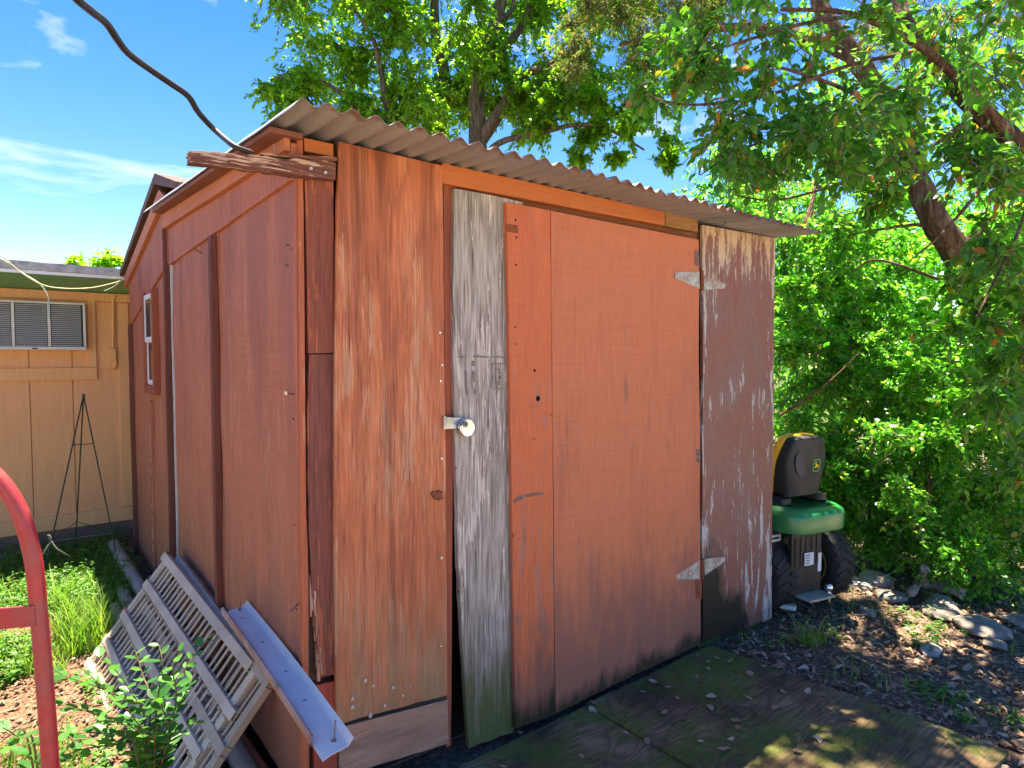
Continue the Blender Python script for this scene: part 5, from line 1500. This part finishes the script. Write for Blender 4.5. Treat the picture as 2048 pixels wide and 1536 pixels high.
shrub('dense dark green shrub filling the middle behind the mower seat', [(1545, 1800, 680, 1010, 4.6, 5.6, 52, 0.2, 0.34), (1560, 1760, 930, 1060, 4.5, 5.0, 18, 0.16, 0.26)], 320, 0.046,
      [(((1730, 1130, 4.9), (1740, 980, 4.8), (1720, 800, 4.8), (1700, 690, 5.0)), 0.014, 0.006, 1)], 2)
shrub('dense shrub in front of the leaning cedar trunk at the right edge', [(1760, 2090, 680, 900, 4.2, 5.2, 46, 0.2, 0.34), (1960, 2090, 400, 600, 4.4, 5.6, 14, 0.2, 0.32), (1660, 1800, 470, 680, 5.2, 5.9, 26, 0.2, 0.3), (1880, 2080, 600, 700, 5.1, 5.8, 12, 0.2, 0.3)], 300, 0.050,
      [(((1960, 1100, 4.5), (1900, 900, 4.5), (1890, 760, 4.6), (1930, 640, 4.7)), 0.014, 0.006, 1), (((1880, 560, 4.6), (1760, 520, 4.6), (1710, 540, 4.7)), 0.012, 0.006, 1)], 3)
shrub('low shrub with a thin brown stem above the stone ledge', [(1740, 2090, 880, 1120, 4.1, 5.0, 52, 0.18, 0.32), (1880, 2100, 1080, 1230, 4.0, 4.6, 20, 0.15, 0.26)], 300, 0.044,
      [(((1880, 1172, 4.15), (1866, 1100, 4.15), (1850, 1050, 4.2), (1856, 960, 4.3), (1840, 860, 4.4)), 0.026, 0.010, 1), (((1868, 1100, 4.15), (1900, 1080, 4.1), (1950, 1100, 4.0)), 0.008, 0.003, 0)], 4)
# woods farther off, one mass
c, r = px_clumps([(1380, 2300, 250, 780, 7.5, 13, 90, 0.6, 1.1), (1650, 2250, 420, 780, 6.2, 8.0, 60, 0.4, 0.7), (1500, 2400, 700, 1000, 6.5, 10, 50, 0.5, 0.8), (1600, 2300, -200, 300, 7.5, 11, 40, 0.6, 0.9)])
a = clump_leaves(c, r, 300, 0.095, 0.55, 0.3, 0.5, 14)
k = a[0][:, 2] > -0.4
tag(foliage('distant_woods', [x[k] for x in a[:5]], G_SHRUB, None, fine=False), 'mass of green woods far behind the shrubs', 'woods', kind='stuff')
# tree tops beyond the house
for (x0, x1, y0, y1, n_, lab) in ((185, 262, 512, 540, 12, 'bright treetop showing beyond the house roof beside the gabled shed'), (130, 160, 518, 535, 4, 'small treetop sprig showing above the house roof')):
    e = empty('far_tree', tuple(dep((x0 + x1) / 2, 700, 15)[:2]) + (0,), lab, 'tree', 'trees beyond the house')
    c, r = px_clumps([(x0, x1, y0, y1, 14, 15, n_, 0.18, 0.4), (x0, x1, y1, y1 + 120, 14, 15, n_, 0.3, 0.5)])
    a = clump_leaves(c, r, 160, 0.10, 0.5, 0.2, 0.5, 10)
    foliage('crown', a, G_OAK, e, fine=False)
    b0 = dep((x0 + x1) / 2, 700, 14.5)
    limb([(b0.x, b0.y, -0.3), b0, dep((x0 + x1) / 2, y1, 14.5)], 0.12, 0.04, 'trunk', BK, e)
# ================================================================== ground cover
def gz(x, y):
    return np.array([ground_z(a, b) for a, b in zip(x, y)])


def scatter(name, n, xr, yr, ln, asp, mat, lift, tilt, keep=None, curl=0.3, label=None, cat=None, fine=True):
    x, y = rng.uniform(*xr, n), rng.uniform(*yr, n)
    if keep is not None:
        k = keep(x, y)
        x, y = x[k], y[k]
    n = len(x)
    pos = np.stack([x, y, gz(x, y) + rng.uniform(0.002, lift, n)], 1)
    th = rng.uniform(0, 2 * math.pi, n)
    d = np.stack([np.cos(th), np.sin(th), rng.normal(0, tilt, n)], 1)
    nrm = np.stack([rng.normal(0, tilt, n), rng.normal(0, tilt, n), np.ones(n)], 1)
    l_ = ln * rng.uniform(0.5, 1.4, n)
    o = foliage(name, (pos, d, nrm, l_, l_ * asp * rng.uniform(0.7, 1.3, n)), mat, None, fine, curl)
    return tag(o, label, cat, kind='stuff')


def nz(x, y, s, o=0.0):
    return np.array([mnoise.noise(Vector((a * s + o, b * s, o))) for a, b in zip(x, y)])


off_deck = lambda x, y: ~((x > 0.30) & (x < 2.03) & (y < 0.1)) & ~((x > 0.0) & (x < 2.68) & (y > -0.02))
scatter('leaf_litter', 8000, (2.0, 5.2), (-2.0, 1.4), 0.05, 0.36, G_DRY, 0.016, 0.35, lambda x, y: off_deck(x, y) & (nz(x, y, 1.3) > -0.35), 0.4, 'brown dry leaf litter covering the ground on the right', 'leaf litter')
scatter('bark_litter', 14000, (2.0, 4.8), (-2.0, 0.9), 0.030, 0.2, G_DRY, 0.015, 0.2, off_deck, 0.2, 'thin bark and twig litter on the ground on the right', 'litter', False)
scatter('mulch_chips', 16000, (-1.7, 0.02), (-0.1, 3.45), 0.030, 0.32, G_CHIP, 0.016, 0.22, lambda x, y: x < -0.03, 0.2, 'tan mulch chips covering the ground on the left', 'mulch', False)


def weeds(name, n, xr, yr, ln, hmax, mat, keep, label, cat):
    x, y = rng.uniform(*xr, n), rng.uniform(*yr, n)
    k = keep(x, y)
    x, y = x[k], y[k]
    n = len(x)
    q = 9
    h = rng.uniform(0.3, 1.0, n) * hmax
    base = np.stack([x, y, gz(x, y)], 1)
    lean = rng.normal(0, 0.35, (n, 2))
    t_ = np.tile((np.arange(q) + 1) / q, n)
    B, H, Ln = np.repeat(base, q, 0), np.repeat(h, q), np.repeat(lean, q, 0)
    pos = B + np.stack([Ln[:, 0] * H * t_, Ln[:, 1] * H * t_, H * t_], 1) + rng.normal(0, 0.006, (n * q, 3))
    th = rng.uniform(0, 2 * math.pi, n * q)
    d = np.stack([np.cos(th), np.sin(th), rng.uniform(-0.3, 0.45, n * q)], 1)
    nrm = np.stack([rng.normal(0, 0.35, n * q), rng.normal(0, 0.35, n * q), np.ones(n * q)], 1)
    l_ = ln * rng.uniform(0.6, 1.3, n * q)
    o = foliage(name, (pos, d, nrm, l_, l_ * 0.55), mat, None, False, 0.2)
    return tag(o, label, cat, kind='stuff')


def grass(name, n, xr, yr, hmax, mat, keep, label, cat='grass', lean=0.5):
    x, y = rng.uniform(*xr, n), rng.uniform(*yr, n)
    k = keep(x, y)
    x, y = x[k], y[k]
    n = len(x)
    h = hmax * rng.uniform(0.35, 1.0, n)
    th = rng.uniform(0, 2 * math.pi, n)
    ln_ = lean * rng.uniform(0.3, 1.4, n)
    dx, dy = np.cos(th), np.sin(th)
    b = np.stack([x, y, gz(x, y) - 0.004], 1)
    w = rng.uniform(0.0018, 0.0035, n)
    vs = []
    for t_, kw in ((0, 1), (0.4, 0.9), (0.75, 0.6), (1.0, 0.08)):
        c = b + np.stack([dx * h * ln_ * t_ ** 1.8, dy * h * ln_ * t_ ** 1.8, h * (t_ - 0.32 * ln_ * t_ ** 3)], 1)
        s_ = np.stack([-dy * w * kw, dx * w * kw, np.zeros(n)], 1)
        vs += [c - s_, c + s_]
    v = np.stack(vs, 1).reshape(-1, 3)
    q = np.array([(0, 1, 3, 2), (2, 3, 5, 4), (4, 5, 7, 6)])
    f = (q[None] + (np.arange(n) * 8)[:, None, None]).reshape(-1, 4)
    o = np_mesh(name, v, f, mat, None, np.repeat(rng.random(n), 3))
    return tag(o, label, cat, kind='stuff')


left_ok = lambda x, y: (x < -0.06) & ~((x > -0.50) & (y < 1.62))
weeds('ground_cover', 5200, (-1.7, -0.05), (0.9, 3.42), 0.026, 0.13, G_WEED, lambda x, y: left_ok(x, y) & (nz(x, y, 1.7, 3) + (y - 2.0) * 0.35 > -0.12), 'leafy green ground cover between the shed and the house', 'ground cover')
weeds('ground_cover', 2200, (-1.6, -0.42), (-0.1, 1.6), 0.026, 0.09, G_WEED, lambda x, y: (nz(x, y, 2.3, 5) > -0.05), 'sparse green weeds growing through the mulch at the lower left', 'weeds')
grass('lawn_grass', 17000, (-1.7, -0.10), (0.2, 3.3), 0.14, G_GRASS, lambda x, y: left_ok(x, y) & (nz(x, y, 2.1, 8) + (y - 1.2) * 0.25 > -0.10), 'bright sunlit grass growing left of the shed')
grass('tall_grass', 700, (-0.50, -0.30), (1.62, 2.25), 0.30, G_GRASS, lambda x, y: nz(x, y, 4.1, 2) > -0.2, 'tall grass tuft behind the stacked frames by the pipes')
grass('sparse_grass', 1500, (2.2, 4.3), (-1.6, 0.5), 0.09, G_GRASS, lambda x, y: off_deck(x, y) & (nz(x, y, 2.4, 11) > 0.12), 'sparse grass blades in the litter on the right')
weeds('low_weeds', 1100, (2.25, 4.4), (-1.9, -0.2), 0.026, 0.06, G_WEED, lambda x, y: (nz(x, y, 2.2, 14) > 0.16), 'small green weeds in the litter on the right', 'weeds')
tp = at(1625, 1290, 'z', -0.06)
grass('grass_tuft', 60, (tp.x - 0.07, tp.x + 0.07), (tp.y - 0.05, tp.y + 0.05), 0.20, G_GRASS, lambda x, y: x > -9, 'single grass tuft beside the mossy shed corner', 'grass', 1.0)

# ------------------------------------------------------------------ single dry leaves on the platform
G_DRY1 = leafmat_obj('fallen dry leaf', [(0.0, (0.24, 0.12, 0.07)), (0.5, (0.38, 0.24, 0.155)), (1.0, (0.50, 0.36, 0.255))], 0.15, 0.8, 1.0)
dl = []
for k in range(4):
    rs = random.Random(k)
    v = [(x, y * rs.uniform(0.7, 1.2), 0.12 * rs.uniform(0.2, 1) * (abs(y) * 2) + 0.06 * math.sin(x * 5 + k)) for x, y in ((0, 0), (0.22, 0.26), (0.24, 0), (0.22, -0.28), (0.5, 0.33), (0.5, 0), (0.5, -0.30), (0.8, 0.2), (0.78, 0), (0.8, -0.18), (1.0, 0.0))]
    f = [(0, 2, 1), (0, 3, 2), (1, 2, 5, 4), (2, 3, 6, 5), (4, 5, 8, 7), (5, 6, 9, 8), (7, 8, 10), (8, 9, 10)]
    me = bpy.data.meshes.new('dry_leaf')
    me.from_pydata(v, [], f)
    me.materials.append(G_DRY1)
    dl.append(me)
spots = [(1243, 1463), (1293, 1475), (1470, 1476), (1434, 1496), (1040, 1468), (1292, 1385), (1355, 1393), (1420, 1340), (1398, 1352), (1404, 1366), (1437, 1320), (1456, 1325), (1502, 1352), (1488, 1392), (1460, 1438), (1480, 1460), (1416, 1408), (1432, 1392), (1298, 1358), (1178, 1412), (1180, 1400), (1390, 1312), (1420, 1322), (1395, 1308), (1626, 1470), (1640, 1391), (1612, 1388), (1574, 1388), (1163, 1515), (1375, 1440), (1408, 1482), (1016, 1533), (1545, 1420), (1700, 1440), (1335, 1420), (1248, 1440), (1585, 1500), (1330, 1375)]
for i, (px, py) in enumerate(spots):
    o = bpy.data.objects.new('dry_leaf', dl[i % 4])
    COL.objects.link(o)
    p = at(px, py, 'z', 0.008)
    o.location = p
    o.rotation_euler = (random.uniform(-0.25, 0.25), random.uniform(-0.2, 0.2), random.uniform(0, 6.28))
    sc_ = random.uniform(0.024, 0.055)
    o.scale = (sc_, sc_, sc_)
    tag(o, 'small curled tan dry leaf fallen on the mossy platform', 'leaf', 'dry leaves fallen on the platform')

# ------------------------------------------------------------------ stones and logs on the right
def stone_mat(name, a, b):
    t = NT(name)
    n1 = t.noise(t.co(), 9, 7, 0.68)
    n2 = t.noise(t.co((3, 0, 0)), 60, 4, 0.6)
    return t.bsdf(t.mix(t.rng(n1, 0.32, 0.68), a, b), 0.9, 0, t.bump(t.ma('ADD', n1, t.ma('MULTIPLY', n2, 0.4)), 0.6, 0.02), 0.15)
ST = stone_mat('limestone', (0.13, 0.105, 0.085), (0.36, 0.31, 0.26))
ST2 = stone_mat('pale limestone', (0.30, 0.24, 0.19), (0.50, 0.43, 0.36))
import bmesh
def rock(px, py, size, rz, label, mat=ST, seed=0, z=-0.08):
    c = at(px, py, 'z', z)
    bm = bmesh.new()
    rs = random.Random(seed * 13 + 5)
    for _ in range(26):                               # an angular block: the hull of scattered points
        q = Vector((rs.gauss(0, 1), rs.gauss(0, 1), rs.gauss(0, 0.8)))
        q = q.normalized() * rs.uniform(0.85, 1.12)
        q.z = max(-0.75, min(0.62, q.z))
        bm.verts.new((q.x * size[0], q.y * size[1], q.z * size[2]))
    hull = bmesh.ops.convex_hull(bm, input=bm.verts)
    bmesh.ops.delete(bm, geom=[v for v in bm.verts if not v.link_faces], context='VERTS')
    bmesh.ops.bevel(bm, geom=bm.edges[:], offset=min(size) * 0.16, segments=2, affect='EDGES', profile=0.6)
    for v in bm.verts:
        v.co += Vector((mnoise.noise(v.co * 40), mnoise.noise(v.co * 40 + Vector((3, 0, 0))), mnoise.noise(v.co * 40 + Vector((0, 5, 0))))) * min(size) * 0.10
    me = bpy.data.meshes.new('stone')
    bm.to_mesh(me)
    bm.free()
    me.materials.append(mat)
    me.polygons.foreach_set('use_smooth', [True] * len(me.polygons))
    me.set_sharp_from_angle(angle=R(32))
    o = bpy.data.objects.new('stone', me)
    COL.objects.link(o)
    o.location = c
    o.rotation_euler = (random.uniform(-0.1, 0.1), random.uniform(-0.1, 0.1), rz)
    return tag(o, label, 'stone', 'stones along the ledge on the right')
rock(1752, 1158, (0.17, 0.11, 0.075), 0.5, 'pale flat stone leaning up behind the mower wheel', ST2, 1)
rock(1716, 1170, (0.10, 0.10, 0.05), 0.2, 'warm tan stone right beside the mower tyre', ST2, 2)
rock(1780, 1190, (0.14, 0.09, 0.05), 0.9, 'grey stone under the pale leaning stone', ST, 3)
rock(1880, 1215, (0.24, 0.12, 0.055), 0.3, 'long grey ledge stone in front of the log', ST, 4)
rock(1965, 1255, (0.16, 0.14, 0.06), 0.7, 'big rounded grey stone at the right end of the ledge', ST, 5)
rock(1862, 1300, (0.10, 0.05, 0.025), 0.2, 'small pale flat stone lying alone in the litter', ST2, 6)
rock(1990, 1288, (0.08, 0.06, 0.03), 0.1, 'small grey stone just below the big rounded stone', ST, 7)
rock(1735, 1225, (0.06, 0.05, 0.03), 0.1, 'small dark stone in the litter near the mower', ST, 8)
rock(2035, 1240, (0.12, 0.1, 0.05), 1.1, 'grey stone cut off by the right edge of the picture', ST, 9)
LOG = bark('bare grey log', (0.16, 0.125, 0.10), (0.30, 0.25, 0.21), (0.44, 0.39, 0.34))
for pts, r_, lab in ((((1845, 1165), (1880, 1172), (1925, 1186)), 0.038, 'bare grey log lying along the stone ledge'), (((1822, 1186), (1838, 1166), (1850, 1138)), 0.024, 'short forked branch propped on the stones left of the log')):
    q = [at(x, y, 'z', -0.03) if i < 2 or r_ > 0.03 else dep(x, y, (at(1822, 1186, 'z', -0.03) - CAM).dot(CF)) for i, (x, y) in enumerate(pts)]
    q = spline(q, 5)
    m = MB().tube(q, [r_ * (1 + 0.15 * math.sin(i * 1.3)) for i in range(len(q))], 10, True, 0.1)
    tag(m.build('log', LOG, smooth=True), lab, 'log')
# things at the far left
tag(MB().tube([Vector((-1.5, 3.02, 0.15)), at(42, 1106, 'z', 0.14)], 0.018, 10).build('white_pipe', M['white'], smooth=True), 'white pipe end lying on the ground at the far left edge', 'pipe')
rk = rock(2, 1172, (0.09, 0.07, 0.04), 0.3, 'pale stone in the grass at the left edge', ST2, 12, 0.09)
del rk['group']
tag(MB().tube(spline([at(x, y, 'y', 2.75) for x, y in ((78, 1118), (102, 1082), (96, 1070), (112, 1096), (140, 1112))], 4), 0.005, 6).build('dry_twig', LOG, smooth=True), 'dead pale twig curling up under the wire easel', 'twig')

# ------------------------------------------------------------------ seedling in front of the frames
base = Vector((-0.40, 0.20, ground_z(-0.40, 0.20)))
sdl = empty('seedling', base, 'leafy seedling with small rounded leaves in front of the stacked frames', 'plant')
lv = [(0, 0, 0), (0.2, 0.24, 0.015), (0.2, 0, -0.02), (0.2, -0.24, 0.015), (0.55, 0.30, 0.02), (0.55, 0, -0.03), (0.55, -0.30, 0.02), (0.87, 0.18, 0), (0.87, 0, -0.04), (0.87, -0.18, 0), (1, 0, -0.06)]
lf = [(0, 2, 1), (0, 3, 2), (1, 2, 5, 4), (2, 3, 6, 5), (4, 5, 8, 7), (5, 6, 9, 8), (7, 8, 10), (8, 9, 10)]
sm_ = bpy.data.meshes.new('leaf')
sm_.from_pydata(lv, [], lf)
sm_.materials.append(G_SEED)
STEM = plain('brown green stem', (0.13, 0.10, 0.04), 0.7)
def seedling(root, par, stems, k0=0.2, size=0.038, step=0.021):
    for s_ in stems:
        pts = spline([root] + [dep(*p) for p in s_], 6)
        MB().tube(pts, [0.003 - 0.002 * i / (len(pts) - 1) for i in range(len(pts))], 6).build('stem', STEM, par, smooth=True)
        acc, side = 0.0, 1
        tot = sum((pts[i + 1] - pts[i]).length for i in range(len(pts) - 1))
        run = 0.0
        nxt = tot * k0
        for i in range(len(pts) - 1):
            seg = (pts[i + 1] - pts[i])
            while nxt <= run + seg.length:
                p = pts[i].lerp(pts[i + 1], (nxt - run) / max(1e-6, seg.length))
                t_ = seg.normalized()
                sdv = t_.cross(Vector((0, 0, 1))).normalized() * side
                d = (sdv * 0.9 + t_ * 0.45 + Vector((random.uniform(-0.3, 0.3), random.uniform(-0.3, 0.3), random.uniform(-0.25, 0.35)))).normalized()
                n_ = (Vector((0, 0, 1)) + Vector((random.uniform(-0.5, 0.5), random.uniform(-0.5, 0.5), 0))).normalized()
                sv = n_.cross(d).normalized()
                n_ = d.cross(sv)
                o = bpy.data.objects.new('leaf', sm_)
                COL.objects.link(o)
                l_ = size * random.uniform(0.65, 1.2)
                o.parent = par
                o.matrix_parent_inverse = Matrix.Translation(par.location).inverted()
                o.matrix_basis = Matrix(((d.x * l_, sv.x * l_, n_.x * l_, p.x), (d.y * l_, sv.y * l_, n_.y * l_, p.y), (d.z * l_, sv.z * l_, n_.z * l_, p.z), (0, 0, 0, 1)))
                side = -side
                nxt += step * random.uniform(0.55, 1.2)
            run += seg.length
seedling(base, sdl, [((320, 1440, 1.78), (345, 1370, 1.78), (375, 1330, 1.80), (405, 1290, 1.84), (432, 1268, 1.88)), ((310, 1450, 1.75), (318, 1380, 1.72), (325, 1330, 1.72), (318, 1290, 1.74)),
                     ((290, 1450, 1.75), (265, 1390, 1.70), (230, 1340, 1.66), (190, 1310, 1.64)), ((290, 1440, 1.74), (250, 1400, 1.68), (190, 1372, 1.62), (130, 1352, 1.58), (95, 1330, 1.56)),
                     ((285, 1470, 1.72), (230, 1440, 1.66), (170, 1420, 1.6), (120, 1410, 1.57)), ((330, 1470, 1.76), (350, 1420, 1.74), (372, 1385, 1.74), (385, 1355, 1.76)), ((290, 1480, 1.72), (240, 1470, 1.66), (180, 1465, 1.62), (140, 1470, 1.6)),
                     ((300, 1420, 1.76), (285, 1350, 1.78), (270, 1300, 1.8)), ((325, 1490, 1.72), (335, 1450, 1.70), (320, 1410, 1.68), (300, 1380, 1.66)), ((345, 1440, 1.76), (352, 1380, 1.72), (345, 1340, 1.7), (360, 1300, 1.7)), ((270, 1490, 1.70), (220, 1490, 1.64), (160, 1500, 1.6), (110, 1520, 1.56)), ((300, 1500, 1.7), (270, 1440, 1.64), (220, 1385, 1.58), (160, 1335, 1.54)), ((330, 1500, 1.72), (370, 1460, 1.72), (400, 1440, 1.74)), ((310, 1500, 1.70), (290, 1470, 1.64), (250, 1450, 1.6), (210, 1440, 1.58))])
base2 = Vector((-0.62, 0.0, ground_z(-0.62, 0.0)))
sd2 = empty('seedling', base2, 'small weed sprig at the lower left edge behind the red hand truck', 'plant')
seedling(base2, sd2, [((60, 1500, 1.45), (30, 1470, 1.42), (5, 1455, 1.4)), ((70, 1500, 1.45), (40, 1490, 1.40), (10, 1490, 1.38)), ((110, 1500, 1.46), (150, 1480, 1.45), (180, 1478, 1.45))], 0.35, 0.04, 0.03)
